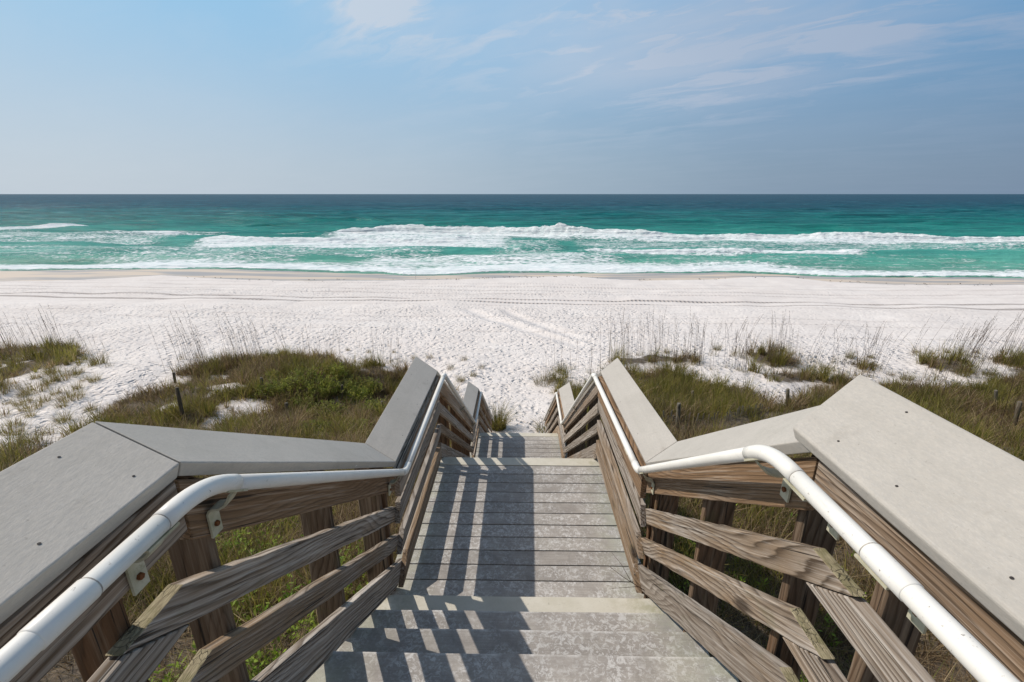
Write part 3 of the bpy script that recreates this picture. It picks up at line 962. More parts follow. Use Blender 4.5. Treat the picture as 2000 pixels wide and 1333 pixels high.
        for (pa, pb) in lay:
            ja = random.uniform(-.0015, .0015)
            V.append([bm.verts.new((sgn*pa[0]+ja, pa[1], -w)), bm.verts.new((sgn*pb[0]+ja, pb[1], -w)),
                      bm.verts.new((sgn*pb[0]+ja, pb[1], w)), bm.verts.new((sgn*pa[0]+ja, pa[1], w))])
        for kk in range(12):
            for q in range(4):
                bm.faces.new((V[kk][q], V[kk][(q+1) % 4], V[kk+1][(q+1) % 4], V[kk+1][q]))
        bm.faces.new(V[0][::-1]); bm.faces.new(V[-1])
        bmesh.ops.recalc_face_normals(bm, faces=bm.faces[:])
        ed = [e for e in bm.edges if e.calc_face_angle(0) > .7]
        bmesh.ops.bevel(bm, geom=ed, offset=.004, segments=1, affect='EDGES')
        # local Y is up: rotate +90 deg about X
        bm_obj('post', bm, M['post'], rl, (sgn*xc, y, zc+CAMZ), (math.pi/2, 0, 0))
    return S

RL = make_railing(-1, 'left-hand wooden railing, its sloping grey cap in shade, with three lower boards')
RR = make_railing(1, 'right-hand wooden railing, its sloping pale cap in full sun, with three lower boards')

# ------------------------------------------------------------------ handrails
def tube_bm(pts, r, seg=18, cap=True):
    bm = bmesh.new()
    pts = [Vector(p) for p in pts]
    rings = []
    for i, p in enumerate(pts):
        a = pts[max(0, i-1)]; b = pts[min(len(pts)-1, i+1)]
        d = (b-a).normalized()
        u = d.cross(Vector((1, 0, 0)))
        if u.length < .1: u = d.cross(Vector((0, 0, 1)))
        u.normalize(); w = d.cross(u).normalized()
        rr = r[i] if isinstance(r, (list, tuple)) else r
        rings.append([bm.verts.new(p + (u*math.cos(2*math.pi*k/seg) + w*math.sin(2*math.pi*k/seg))*rr) for k in range(seg)])
    for i in range(len(rings)-1):
        for k in range(seg):
            bm.faces.new((rings[i][k], rings[i][(k+1) % seg], rings[i+1][(k+1) % seg], rings[i+1][k]))
    if cap:
        bm.faces.new(rings[0][::-1]); bm.faces.new(rings[-1])
    bmesh.ops.recalc_face_normals(bm, faces=bm.faces[:])
    return bm

def sharp_ends(o):
    me = o.data
    for p in me.polygons:
        if len(p.vertices) > 4: p.use_smooth = False

def local_tube(name, parent, pts, r, mat, seg=20):
    c = sum((Vector(p) for p in pts), Vector())/len(pts)
    o = bm_obj(name, tube_bm([Vector(p)-c for p in pts], r, seg), mat, parent, c, smooth=True)
    sharp_ends(o)
    return o

PR = .0213
def make_handrail(sgn, label, path, brackets, joints):
    hr = empty('handrail', (sgn*path[1][0], path[1][1], CAMZ+path[1][2]))
    meta(hr, label, 'handrail', 'white pipe handrails of the beach stairway')
    P = [Vector((sgn*x, y, z+CAMZ)) for x, y, z in path]
    ends = {}
    for i in range(1, len(P)-1):
        a = (P[i-1]-P[i]).normalized(); b = (P[i+1]-P[i]).normalized()
        rad = .095 if P[i].y < 1.5 else (.05 if a.z*1 > b.z else .03)
        leg = rad
        A = P[i]+a*leg; B = P[i]+b*leg
        arc = [A + a*.035]
        for k in range(11):
            t = k/10
            arc.append((A*(1-t)**2 + P[i]*(2*t*(1-t)) + B*t*t))
        arc.append(B + b*.035)
        local_tube('elbow', hr, arc, [PR*1.06]*len(arc), M['pvc'])
        ends[i] = (A + a*.03, B + b*.03)
    for i, (ea, eb) in ends.items():
        for q, other in ((ea, P[i]), (eb, P[i])):
            dd = (q-other).normalized()
            local_tube('pipe_seam', hr, [q+dd*.0042, q+dd*.0048, q+dd*.0062, q+dd*.0068], [PR*1.0, PR*1.025, PR*1.025, PR*1.0], M['seam'])
    for i in range(len(P)-1):
        s = ends[i][1] if i in ends else P[i]
        e = ends[i+1][0] if i+1 in ends else P[i+1]
        local_tube('pipe', hr, [s.lerp(e, k/8) for k in range(9)], PR, M['pvc'])
    for (i, t) in joints:
        p = P[i].lerp(P[i+1], t); d = (P[i+1]-P[i]).normalized()
        local_tube('pipe_seam', hr, [p+d*.0505, p+d*.051, p+d*.0525, p+d*.053], [PR*1.0, PR*1.025, PR*1.025, PR*1.0], M['seam'])
        local_tube('coupling', hr, [p-d*.05, p-d*.048, p+d*.048, p+d*.05], [PR*1.0, PR*1.08, PR*1.08, PR*1.0], M['pvc'])
    # brackets: plate on the top board, arm out and up to a saddle under the pipe
    for y in brackets:
        for i in range(len(P)-1):
            if P[i].y <= y <= P[i+1].y: break
        t = (y-P[i].y)/(P[i+1].y-P[i].y)
        pp = P[i].lerp(P[i+1], t)
        d = (P[i+1]-P[i]).normalized()
        face = Vector((sgn*(BX0-.0035), y, pp.z-.115))
        bm = bmesh.new()
        # plate
        def addbox(c, sx, sy, sz, rot=None):
            r = bmesh.ops.create_cube(bm, size=1.0)['verts']
            bmesh.ops.scale(bm, vec=(sx, sy, sz), verts=r)
            if rot is not None: bmesh.ops.rotate(bm, cent=(0, 0, 0), matrix=rot, verts=r)
            bmesh.ops.translate(bm, vec=c, verts=r)
        rotm = Matrix.Rotation(math.atan2(d.z, d.y), 3, 'X')
        W = .040
        # strip swept: up the plate, round and out, up under the pipe, then flat saddle
        ox = sgn
        prof = [(0, -.045), (0, .028), (-.006, .040), (-.016, .046), (-.032, .048), (-.046, .056), (-.056, .070), (-.064, .086), (-.066, .0875)]
        dxp = (pp.x - face.x)*ox                      # negative: towards the middle
        sc = abs(dxp)/.066
        hz = (pp.z - PR - .002) - face.z
        szc = hz/.0875
        prof = [(x*sc, z if z <= .028 else .028+(z-.028)*(hz-.028)/(.0875-.028)) for x, z in prof]
        vs = []
        th = .006
        for k, (x, z) in enumerate(prof):
            a = prof[max(0, k-1)]; b = prof[min(len(prof)-1, k+1)]
            tx, tz = b[0]-a[0], b[1]-a[1]
            l = math.hypot(tx, tz) or 1
            nx, nz = -tz/l, tx/l
            row = []
            for (sx_, sy_) in ((0, -1), (0, 1), (1, 1), (1, -1)):
                q = Vector(((x+nx*th*sx_)*ox, sy_*W/2, z+nz*th*sx_))
                row.append(bm.verts.new(q))
            vs.append(row)
        for k in range(len(vs)-1):
            for q in range(4):
                bm.faces.new((vs[k][q], vs[k][(q+1) % 4], vs[k+1][(q+1) % 4], vs[k+1][q]))
        bm.faces.new(vs[0][::-1]); bm.faces.new(vs[-1])
        addbox(Vector(((pp.x-face.x), 0, hz+.000)), .03, .085, .006, rotm)
        bmesh.ops.recalc_face_normals(bm, faces=bm.faces[:])
        br = bm_obj('bracket', bm, M['bracket'], hr, face)
        bb = bmesh.new()
        bmesh.ops.create_cone(bb, cap_ends=True, segments=6, radius1=.0085, radius2=.0075, depth=.008)
        bmesh.ops.rotate(bb, cent=(0, 0, 0), matrix=Matrix.Rotation(math.pi/2, 3, 'Y'), verts=bb.verts)
        bm_obj('bolt', bb, M['rust'], br, face + Vector((-sgn*.009, 0, -.012)))
    return hr

make_handrail(-1, 'left-hand white pipe handrail on brackets along the shaded railing',
    [(.745, -1.6, -.652), (.745, .905, -.652), (.748, 2.585, -1.748), (.745, 4.21, -1.715), (.745, 7.03, -3.77), (.745, 8.26, -3.74), (.745, 12.1, -6.37)],
    [.42, .76, 1.0, 2.44, 2.75, 4.02, 5.6, 6.9, 8.1, 10.2, 11.8], [(0, .862)])
make_handrail(1, 'right-hand white pipe handrail on brackets along the sunlit railing',
    [(.70, -1.6, -.668), (.703, 1.125, -.680), (.752, 2.48, -1.652), (.745, 4.21, -1.705), (.745, 7.03, -3.77), (.745, 8.26, -3.74), (.745, 12.1, -6.37)],
    [.35, .72, .98, 1.19, 2.36, 2.75, 4.02, 5.6, 6.9, 8.1, 10.2, 11.8], [(0, .842)])

exec_plants = True
# ------------------------------------------------------------------ plants
GREEN = [(.19, .18, .034), (.25, .22, .046), (.13, .14, .028), (.28, .23, .06), (.21, .175, .05)]
BROWN = [(.24, .165, .085), (.31, .225, .12), (.17, .11, .06), (.11, .068, .038), (.38, .29, .17)]
BRIGHT = [(.25, .27, .035), (.18, .22, .03), (.30, .30, .05), (.15, .175, .03)]

def blades(base, h, w, lean, az, col, curve=.5, seg=3, twist=None):
    """base (n,3), h, w, lean (radians-ish tip offset / h), az direction of lean"""
    n = len(base)
    fx = np.cos(az); fy = np.sin(az)
    tw = az + math.pi/2 + (rng.uniform(-.9, .9, n) if twist is None else twist)
    wx = np.cos(tw)*w/2; wy = np.sin(tw)*w/2
    verts = []; cols = []
    ts = np.linspace(0, 1, seg+1)
    for t in ts:
        off = lean*h*(t**(1+curve*1.6))
        z = h*t*(1-.25*np.minimum(lean, 1.6)*t*t)
        z = np.where(lean > 1.2, h*(t*.75-.55*t*t), z)
        c = base + np.stack([fx*off, fy*off, z], 1)
        wd = (1-t)**.7 if t < 1 else 0
        if t < 1:
            k = max(.25, wd)
            verts.append(c + np.stack([wx*k, wy*k, 0*wx], 1)); verts.append(c - np.stack([wx*k, wy*k, 0*wx], 1))
        else:
            verts.append(c)
    per = seg*2+1
    V = np.stack(verts, 1).reshape(-1, 3)
    C = np.repeat(np.concatenate([col, np.ones((n, 1))], 1)[:, None, :], per, 1).reshape(-1, 4)
    b0 = (np.arange(n)*per)[:, None]
    q = np.concatenate([np.stack([b0[:, 0]+2*k, b0[:, 0]+2*k+1, b0[:, 0]+2*k+3, b0[:, 0]+2*k+2], 1) for k in range(seg-1)])
    tr = np.stack([b0[:, 0]+2*(seg-1), b0[:, 0]+2*(seg-1)+1, b0[:, 0]+2*seg], 1)
    return V, C, q, tr

class Geo:
    def __init__(s): s.V = []; s.C = []; s.Q = []; s.T = []; s.n = 0
    def add(s, V, C, q=None, t=None):
        if len(V) == 0: return
        s.V.append(V); s.C.append(C)
        if q is not None and len(q): s.Q.append(q+s.n)
        if t is not None and len(t): s.T.append(t+s.n)
        s.n += len(V)
    def mesh(s, name):
        me = np_mesh(name, np.concatenate(s.V), np.concatenate(s.Q) if s.Q else None, np.concatenate(s.T) if s.T else None)
        set_attr(me, 'col', 'FLOAT_COLOR', np.concatenate(s.C))
        return me

def pick(pal, n, r=rng):
    c = np.array(pal)[r.integers(0, len(pal), n)]
    return c*r.uniform(.75, 1.25, (n, 1))

def scatter(n, x0, x1, y0, y1, mask):
    x = rng.uniform(x0, x1, n); y = rng.uniform(y0, y1, n)
    m = mask(x, y)
    return x[m], y[m]

def clump(x, y, k=1.1):
    return fbm(x*k+31, y*k+7, 3)

def cover(poly, n, bb, hgt, green_bias=0.0, barek=1.0, wide=1.0):
    """ground cover of one vegetated area: mixed green and dry blades in clumps"""
    g = Geo()
    per = 26
    cx, cy = scatter(n//per, *bb, lambda a, b: inpoly(poly, *ragged(a, b)))
    cl = clump(cx, cy)
    bare = fbm(cx*.62+5, cy*.62+2, 3)
    lo = .12 if barek >= 1 else .40
    keep = (rng.random(len(cx)) < sstep(lo, lo+.2, cl)+(.25 if barek >= 1 else .04))
    if barek >= 2:
        e = FB-FA; L = math.hypot(e.x, e.y)
        sd = ((cx-FA.x)*-e.y + (cy-FA.y)*e.x)/L; al = ((cx-FA.x)*e.x + (cy-FA.y)*e.y)/L
        keep &= ~((sd < .12) & (sd > -.95) & (al > -.3) & (al < L+.2) & (rng.random(len(cx)) < .8))
    if barek < 2: keep &= ~((bare > .665) & (rng.random(len(cx)) < .93) & (cy > 6))
    keep &= ~((np.abs(cx) < 1.08) & (cy < 12.2))
    cx, cy, cl = cx[keep], cy[keep], cl[keep]
    m = len(cx)
    gr = fbm(cx*.85+71, cy*.85+13, 3) + green_bias
    cg = rng.random(m) < sstep(.48, .60, gr)*.84+.05
    ch = hgt*rng.choice([.45, .7, .9, 1.1, 1.6], m)*rng.uniform(.8, 1.2, m)*(.55+.95*cl)
    cw = rng.uniform(.03, .13, m)
    cb = rng.uniform(.7, 1.35, m)*(.55+.95*fbm(cx*1.3+19, cy*1.3+83, 3))*1.1  # clump brightness, with shade pockets put into the blade colour
    lay = rng.uniform(.2, 1.0, m)
    rp = lambda a: np.repeat(a, per)
    r = np.abs(rng.normal(0, 1, m*per))*rp(cw); a = rng.uniform(0, 6.283, m*per)
    x = rp(cx)+r*np.cos(a); y = rp(cy)+r*np.sin(a)
    ok = ~((np.abs(x) < 1.04) & (y < 12.2))
    isg = rng.random(m*per) < np.where(rp(cg), .80, .12)
    n = m*per
    col = np.where(isg[:, None], pick(GREEN, n), pick(BROWN, n))*rp(cb)[:, None]
    h = rp(ch)*rng.uniform(.5, 1.15, n)*np.where(isg, 1, .9)
    lean = np.where(isg, rng.uniform(.1, .9, n), rng.uniform(.3, 1.9, n))*rp(lay) + r/np.maximum(rp(cw), .01)*.12
    w = rng.uniform(.010, .020, n)*(.75+.025*np.clip(y, 0, 24))*wide
    x, y, h, lean, w, a, col = x[ok], y[ok], h[ok], lean[ok], w[ok], a[ok], col[ok]
    z = ground(x, y)
    g.add(*blades(np.stack([x, y, z-.02], 1), h, w, lean, a+rng.normal(0, .7, len(x)), col))
    return g

FA, FB = at(1288, 838), at(1500, 815)
def bbox(p): return p[:, 0].min(), p[:, 0].max(), p[:, 1].min(), p[:, 1].max()

def stuff(name, geo, label, cat):
    o = link(name, geo.mesh(name), M['leaf'])
    return meta(o, label, cat, kind='stuff')

# far side of the dune, left and right of the stair
gl = Geo()
LP = VEG['left']; RP = VEG['right']
g = cover(LP, 460000, (bbox(LP)[0], -1.0, 3.5, bbox(LP)[3]), .45, .01); [gl.add(V, C, q, t) for V, C, q, t in [(np.concatenate(g.V), np.concatenate(g.C), np.concatenate(g.Q), np.concatenate(g.T))]]
stuff('dune_grass', gl, 'mixed green and dry brown grass covering the dune left of the stairway', 'grass')
gr_ = cover(RP, 520000, (1.0, 25, 3.5, bbox(RP)[3]), .50, .0, 2.0)
stuff('dune_grass', gr_, 'mixed green and dry brown grass covering the dune right of the stairway', 'grass')
for k in ('band', 'ptch', 'ptch2', 'ptch3', 'ptch4', 'ptch5', 'farl', 'pad'):
    p = VEG[k]
    b = bbox(p)
    area = (b[1]-b[0])*(b[3]-b[2])
    VEG[k+'_g'] = cover(p, int(min(30000, 620*area)), b, .62, .06, 1.0 if k == 'farl' else .5)
gp = Geo()
for k in ('band', 'ptch', 'ptch2', 'ptch3', 'ptch4', 'ptch5', 'pad'):
    g = VEG[k+'_g']
    if g.n: gp.add(np.concatenate(g.V), np.concatenate(g.C), np.concatenate(g.Q), np.concatenate(g.T))
stuff('beach_grass', gp, 'patches of beach grass on the white sand right of the path', 'grass')
stuff('beach_grass', VEG['farl_g'], 'patch of beach grass on the far left beyond the sandy hollow', 'grass')

# undergrowth close under the railings: longer, finer, with leafy sprigs
def undergrowth(sx, n, leafy):
    g = Geo()
    x = sx*rng.uniform(1.02, 6.2, n)**1.0; y = rng.uniform(-1.5, 6.5, n)
    cl = clump(x, y, 1.8)
    keep = rng.random(n) < sstep(.25, .55, cl)+.2
    x, y, cl = x[keep], y[keep], cl[keep]; n = len(x)
    z = ground(x, y)
    gr = fbm(x*.9+3, y*.9+55, 3)
    isg = rng.random(n) < sstep(.42, .66, gr)*.6
    col = np.where(isg[:, None], pick(GREEN, n), pick(BROWN, n))
    h = rng.uniform(.2, .62, n)*(.5+cl)
    g.add(*blades(np.stack([x, y, z-.02], 1), h, rng.uniform(.006, .013, n), rng.uniform(.3, 2.0, n), rng.uniform(0, 6.283, n), col, seg=4))
    # leafy sprigs
    m = leafy
    px = sx*rng.uniform(1.1, 5.6, m); py = rng.uniform(-.5, 6.2, m)
    kk = fbm(px*.8+8, py*.8+21, 3) > (.42 if sx < 0 else .5)
    px, py = px[kk], py[kk]; m = len(px)
    if sx < 0:
        px = np.concatenate([px, rng.uniform(-2.6, -1.05, 420)]); py = np.concatenate([py, rng.uniform(-.6, 1.5, 420)]); m = len(px)
    pz = ground(px, py)
    sh = rng.uniform(.2, .55, m)
    leafs(g, px, py, pz, sh, 20, .036, [(.24, .34, .035), (.30, .36, .05), (.18, .28, .03)])
    return g

def leafs(g, px, py, pz, sh, per, size, pal, spread=.10):
    """upright stems set round with small leaves"""
    m = len(px)
    t = rng.uniform(.15, 1.0, (m, per))
    a = rng.uniform(0, 6.283, (m, per))
    lx = rng.normal(0, .18, (m, 1)); ly = rng.normal(0, .18, (m, 1))
    cx = px[:, None] + lx*t*sh[:, None]*2 + np.cos(a)*.01; cy = py[:, None] + ly*t*sh[:, None]*2 + np.sin(a)*.01
    cz = pz[:, None] + t*sh[:, None]
    b = np.stack([cx, cy, cz], -1).reshape(-1, 3)
    a = a.ravel(); n = len(b)
    L = rng.uniform(.7, 1.5, n)*size*1.6
    el = rng.uniform(.1, 1.1, n)
    d = np.stack([np.cos(a)*np.cos(el), np.sin(a)*np.cos(el), np.sin(el)], 1)*L[:, None]
    s = np.stack([-np.sin(a), np.cos(a), rng.uniform(-.4, .4, n)], 1)*(size*.32*rng.uniform(.7, 1.3, n))[:, None]
    V = np.stack([b, b+d*.5+s, b+d, b+d*.5-s], 1).reshape(-1, 3)
    col = np.repeat(pick(pal, m), per, 0)*rng.uniform(.8, 1.2, (n, 1))
    C = np.repeat(np.concatenate([col, np.ones((n, 1))], 1)[:, None], 4, 1).reshape(-1, 4)
    q = np.arange(n*4).reshape(-1, 4)
    g.add(V, C, q)
    # stems
    c = np.tile(np.array([[.10, .075, .035]]), (m, 1))
    g.add(*blades(np.stack([px, py, pz-.02], 1), sh*1.02, np.full(m, .006), np.hypot(lx, ly)[:, 0]*2, np.arctan2(ly, lx)[:, 0], c, curve=0.0, seg=3))

stuff('undergrowth', undergrowth(-1, 62000, 2600), 'tangle of dry grass and bright green sprigs under the left railing', 'undergrowth')
stuff('undergrowth', undergrowth(1, 52000, 500), 'shaded tangle of long grass and dry stems under the right railing', 'undergrowth')

# ---- individual grass tufts
def tuft_mesh(name, n, h, spread, green=.75, seed=0):
    r = np.random.default_rng(seed)
    g = Geo()
    rr = spread*np.sqrt(r.random(n)); a = r.uniform(0, 6.283, n)
    x, y = rr*np.cos(a), rr*np.sin(a)
    isg = r.random(n) < green
    col = np.where(isg[:, None], pick(GREEN, n, r), pick(BROWN, n, r))
    hh = h*r.uniform(.4, 1.1, n)
    g.add(*blades(np.stack([x, y, np.full(n, -.03)], 1), hh, r.uniform(.006, .012, n), r.uniform(.1, 1.25, n), a+r.normal(0, .5, n), col, seg=4))
    return g.mesh(name)
TM = [tuft_mesh('grass_tuft', 190, .55, .22, .75, 1), tuft_mesh('grass_tuft', 120, .42, .16, .6, 2), tuft_mesh('grass_tuft', 280, .5, .34, .55, 3), tuft_mesh('grass_tuft', 75, .35, .16, .45, 4)]
def tuft(px, py, mesh, sc, label, group=None):
    p = at(px, py)
    o = link('grass_tuft', TM[mesh], M['leaf'], None, p, (0, 0, random.uniform(0, 6.28)))
    o.scale = (sc, sc, sc*random.uniform(.9, 1.1))
    return meta(o, label, 'grass tuft', group)
FOOTT = tuft_mesh('grass_tuft', 900, .95, .26, .85, 9)
o = link('grass_tuft', FOOTT, M['leaf'], None, (-.66, 12.95, float(ground(-.66, 12.95))))
meta(o, 'big bushy green tuft beside the left foot of the stairway', 'grass tuft')
o = link('grass_tuft', TM[0], M['leaf'], None, (.84, 12.7, float(ground(.84, 12.7)))); o.scale = (1.3, 1.3, 1.0)
meta(o, 'small green tuft beside the right foot of the stairway', 'grass tuft')
tuft(192, 712, 0, 1.5, 'dense dark tuft at the right end of the far left grass patch')
tuft(125, 825, 0, 1.0, 'green tuft on the sandy hollow behind the corner of the left cap')
tuft(62, 865, 0, 1.15, 'leafy tuft at the left edge of the sandy hollow')
tuft(178, 802, 1, 1.0, 'thin tuft where the sandy hollow meets the left dune')
tuft(1065, 752, 2, 1.3, 'spreading tuft right of the sandy path, nearest to it')
tuft(1095, 728, 0, 1.1, 'upright tuft right of the sandy path, a step behind the spreading one')
tuft(1302, 690, 1, 1.0, 'slim tuft on the sand ridge right of the upper landing')
tuft(1525, 688, 0, 1.1, 'tuft on the crest of the white sand hump')
tuft(1400, 684, 1, 1.2, 'tuft at the back edge of the white sand hump')
for (a, b) in [(20, 742), (45, 775), (60, 800), (100, 748), (130, 738), (150, 760), (85, 715), (115, 700), (10, 690), (50, 700), (30, 832), (8, 905), (95, 850), (165, 745), (30, 760), (70, 765), (110, 770), (140, 780), (15, 790), (45, 790), (90, 785), (120, 795), (70, 740), (35, 725), (155, 730), (185, 745), (100, 730), (10, 755), (60, 815), (5, 815), (15, 850), (45, 905), (-10, 770), (25, 880)]:
    tuft(a, b, random.choice([0, 1, 2, 3]), random.uniform(.8, 1.3), 'small grass tuft scattered in and around the far left grass patch', 'grass tufts of the far left patch')
for (a, b) in [(815, 730), (850, 735), (880, 722), (905, 705), (840, 700), (925, 735), (900, 745), (770, 690), (810, 702), (720, 690), (680, 686), (940, 720)]:
    tuft(a, b, random.choice([1, 3, 3]), random.uniform(.7, 1.1), 'sparse low tuft on the sand between left dune and path', 'sparse tufts left of the path')
for (a, b) in [(1600, 735), (1640, 742), (1610, 722), (1660, 700), (1700, 700), (1740, 735), (1770, 742), (1790, 690), (1820, 692), (1850, 690), (1905, 690), (1930, 735), (1960, 690), (1880, 735), (1330, 725), (1280, 728), (1355, 735), (1240, 722)]:
    tuft(a, b, random.choice([0, 1, 1, 3]), random.uniform(.75, 1.15), 'small tuft among the beach grass patches right of the path', 'small tufts right of the path')

# ---- sea oats: tall bare stalks with drooping seed heads
def oats_mesh(name, n, h, lean, seed):
    r = np.random.default_rng(seed)
    g = Geo()
    for i in range(n):
        hh = h*r.uniform(.7, 1.3); a = r.normal(lean, .35); ln = r.uniform(.08, .26)
        bx, by = r.normal(0, .16, 2)
        c = np.array([[.10, .065, .045]])*r.uniform(.7, 1.2)
        g.add(*blades(np.array([[bx, by, -.03]]), np.array([hh]), np.array([.012]), np.array([ln]), np.array([a]), c, curve=.4, seg=5, twist=np.array([0.0])))
        # crossed second face so that the stalk shows from every side
        g.add(*blades(np.array([[bx, by, -.03]]), np.array([hh]), np.array([.012]), np.array([ln]), np.array([a]), c, curve=.4, seg=5, twist=np.array([math.pi/2])))
        m = 14
        t = np.linspace(.72, 1.0, m)
        off = ln*hh*t**1.64; z = hh*t*(1-.25*ln*t*t)
        b = np.stack([bx+np.cos(a)*off, by+np.sin(a)*off, z], 1)
        aa = a+r.uniform(-1.3, 1.3, m)
        cc = np.tile(np.array([[.10, .068, .045]])*r.uniform(.8, 1.2), (m, 1))
        g.add(*blades(b, np.full(m, .065), np.full(m, .013), r.uniform(.7, 1.3, m), aa, cc, seg=2))
    nb = 26
    a = r.uniform(0, 6.283, nb)
    g.add(*blades(np.stack([r.normal(0, .12, nb), r.normal(0, .12, nb), np.full(nb, -.03)], 1), r.uniform(.25, .6, nb), np.full(nb, .010), r.uniform(.3, 1.1, nb), a, pick(GREEN+BROWN[:2], nb, r), seg=3))
    return g.mesh(name)
OL = [oats_mesh('sea_oats', 4, 1.75, math.pi*.95, 20+i) for i in range(4)]       # leaning left
OS = [oats_mesh('sea_oats', 4, 1.75, math.pi*.5, 30+i) for i in range(4)]         # nearly upright
OR = [oats_mesh('sea_oats', 4, 1.8, 0.1, 40+i) for i in range(4)]                # leaning right
def oats(pts, meshes, label, group, s=1.0):
    for (px, py) in pts:
        p = at(px, py)
        o = link('sea_oats', random.choice(meshes), M['leaf'], None, p, (0, 0, random.uniform(-.25, .25)))
        k = s*random.uniform(.8, 1.2)
        o.scale = (k, k, k)
        meta(o, label, 'sea oats', group)
def rnd_pts(n, x0, x1, y0, y1): return [(random.uniform(x0, x1), random.uniform(y0, y1)) for _ in range(n)]
oats(rnd_pts(20, -30, 125, 672, 720), OL, 'tall left-leaning sea oats growing from the far left grass patch', 'sea oats on the far left patch', .95)
oats(rnd_pts(3, 150, 215, 690, 730), OL, 'tall left-leaning sea oats growing from the far left grass patch', 'sea oats on the far left patch', .9)
oats(rnd_pts(22, 330, 560, 700, 728), OL, 'left-leaning sea oats standing along the back of the left dune', 'sea oats on the left dune', 1.0)
oats(rnd_pts(14, 560, 800, 698, 722), OS, 'thin upright sea oats between the left dune and the railing', 'sea oats by the left railing', .75)
oats(rnd_pts(24, 1190, 1365, 694, 720), OS, 'upright sea oats in the grass row right of the path', 'sea oats in the right grass row', 1.0)
oats(rnd_pts(16, 1385, 1560, 688, 730), OS + OR[:1], 'sea oats around the white sand hump', 'sea oats around the sand hump', 1.0)
oats(rnd_pts(14, 1580, 1760, 705, 745), OR + OS[:1], 'sea oats rising behind the peak of the right cap', 'sea oats behind the right cap', .95)
oats(rnd_pts(26, 1785, 2020, 695, 745), OR, 'right-leaning sea oats on the far right of the beach', 'sea oats on the far right', 1.1)
oats([(1062, 742), (1088, 725), (1120, 722), (1150, 730), (1180, 722)], OS, 'upright sea oats beside the right edge of the sandy path', 'sea oats beside the path', .85)

# ---- low leafy shrubs on the left dune
def shrub_mesh(name, stems, per, rad, hgt, seed, pal=BRIGHT):
    global rng
    keep = rng; rng = np.random.default_rng(seed)
    g = Geo()
    rr = rad*np.sqrt(rng.random(stems)); a = rng.uniform(0, 6.283, stems)
    x, y = rr*np.cos(a), rr*np.sin(a)
    h = hgt*rng.uniform(.6, 1.15, stems)*(1-.45*(rr/rad)**2)
    leafs(g, x, y, np.zeros(stems), h, per, .048, pal)
    rng = keep
    return g.mesh(name)
SH = [shrub_mesh('leafy_shrub', 150, 20, .62, .74, 50), shrub_mesh('leafy_shrub', 100, 18, .48, .66, 51), shrub_mesh('leafy_shrub', 170, 20, .75, .66, 52, GREEN[:2]+BRIGHT[:2])]
for (px, py, m, s, lab) in [
    (548, 772, 0, 1.0, 'bright green leafy shrub beside the grey post on the left dune'),
    (600, 748, 0, 1.0, 'bright green leafy shrub at the back of the left dune, middle of the row'),
    (655, 742, 1, 1.1, 'light green shrub at the back right of the left dune'),
    (590, 800, 2, 1.0, 'wide dull green shrub in front of the short post'),
    (640, 825, 2, 1.1, 'wide green shrub low on the left dune, nearest the cap'),
    (700, 790, 1, 1.2, 'yellowish green shrub close to the left landing railing'),
    (735, 812, 1, 1.2, 'yellowish green shrub touching the left landing cap'),
    (530, 745, 1, .9, 'small bright shrub left of the row on the left dune'),
    (520, 775, 2, .9, 'dull green shrub left of the bright ones, behind the grey post'),
    (575, 770, 1, 1.2, 'bright yellow-green shrub between the grey posts of the left dune'),
    (625, 775, 0, 1.1, 'broad bright shrub in the middle of the left dune'),
    (670, 770, 0, 1.0, 'bright green shrub at the foot of the dark slim post'),
    (610, 850, 2, .9, 'low dull shrub right behind the sloping left cap'),
    (715, 770, 2, 1.0, 'olive green shrub at the right end of the left dune'),
    (690, 850, 2, .8, 'small dull green shrub in the corner below the left cap')]:
    p = at(px, py)
    s *= .86
    o = link('leafy_shrub', SH[m], M['leaf'], None, p, (0, 0, random.uniform(0, 6)))
    o.scale = (s, s, s*random.uniform(.75, 1.15))
    meta(o, lab, 'shrub')

# ------------------------------------------------------------------ dune fence
def fence_post(px_top, py_top, px_base, py_base, label, r=.055):
    b = at(px_base, py_base)
    d = ray(px_top, py_top)
    # height from the photograph: top seen at this pixel, standing over the base
    t = b.y/d.y
    top = Vector((d.x*t, b.y, CAMZ+d.z*t))
    h = max(.25, top.z-b.z)
    lean = (top.x-b.x)
    bm = tube_bm([(0, 0, -.3), (lean*.3, 0, h*.3), (lean*.7, 0, h*.7), (lean*.97, 0, h-.012), (lean, 0, h)], [r*1.04, r*1.02, r, r*.98, r*.86], 12)
    for v in bm.verts:
        v.co.x += random.uniform(-.003, .003); v.co.y += random.uniform(-.003, .003)
    # grain axis: turn so that local Y runs up
    bmesh.ops.rotate(bm, cent=(0, 0, 0), matrix=Matrix.Rotation(-math.pi/2, 3, 'X'), verts=bm.verts)
    o = bm_obj('fence_post', bm, M['fpost'], None, b, (math.pi/2, 0, 0), smooth=True)
    sharp_ends(o)
    return meta(o, label, 'fence post')
fence_post(345, 757, 360, 826, 'tall leaning grey post standing in a sandy gap on the left dune')
fence_post(339, 728, 343, 752, 'dark post top just behind the tall leaning one on the left dune', .05)
fence_post(510, 738, 513, 768, 'dark post beside the bright shrubs on the left dune')
fence_post(559, 787, 561, 815, 'short grey post in front of the bright shrubs')
fence_post(668, 752, 669, 785, 'dark slim post behind the yellowish shrubs', .045)
fence_post(746, 784, 747, 812, 'short post close to the left landing cap', .045)
fence_post(1353, 764, 1352, 795, 'short grey post behind the slat fence on the right dune', .05)
fence_post(1326, 788, 1322, 848, 'tall grey post at the near end of the slat fence')
fence_post(1539, 760, 1537, 800, 'dark grey post in front of the sand hump, behind the right cap')
fence_post(1546, 788, 1546, 800, 'stubby dark post just in front of the one by the sand hump', .05)
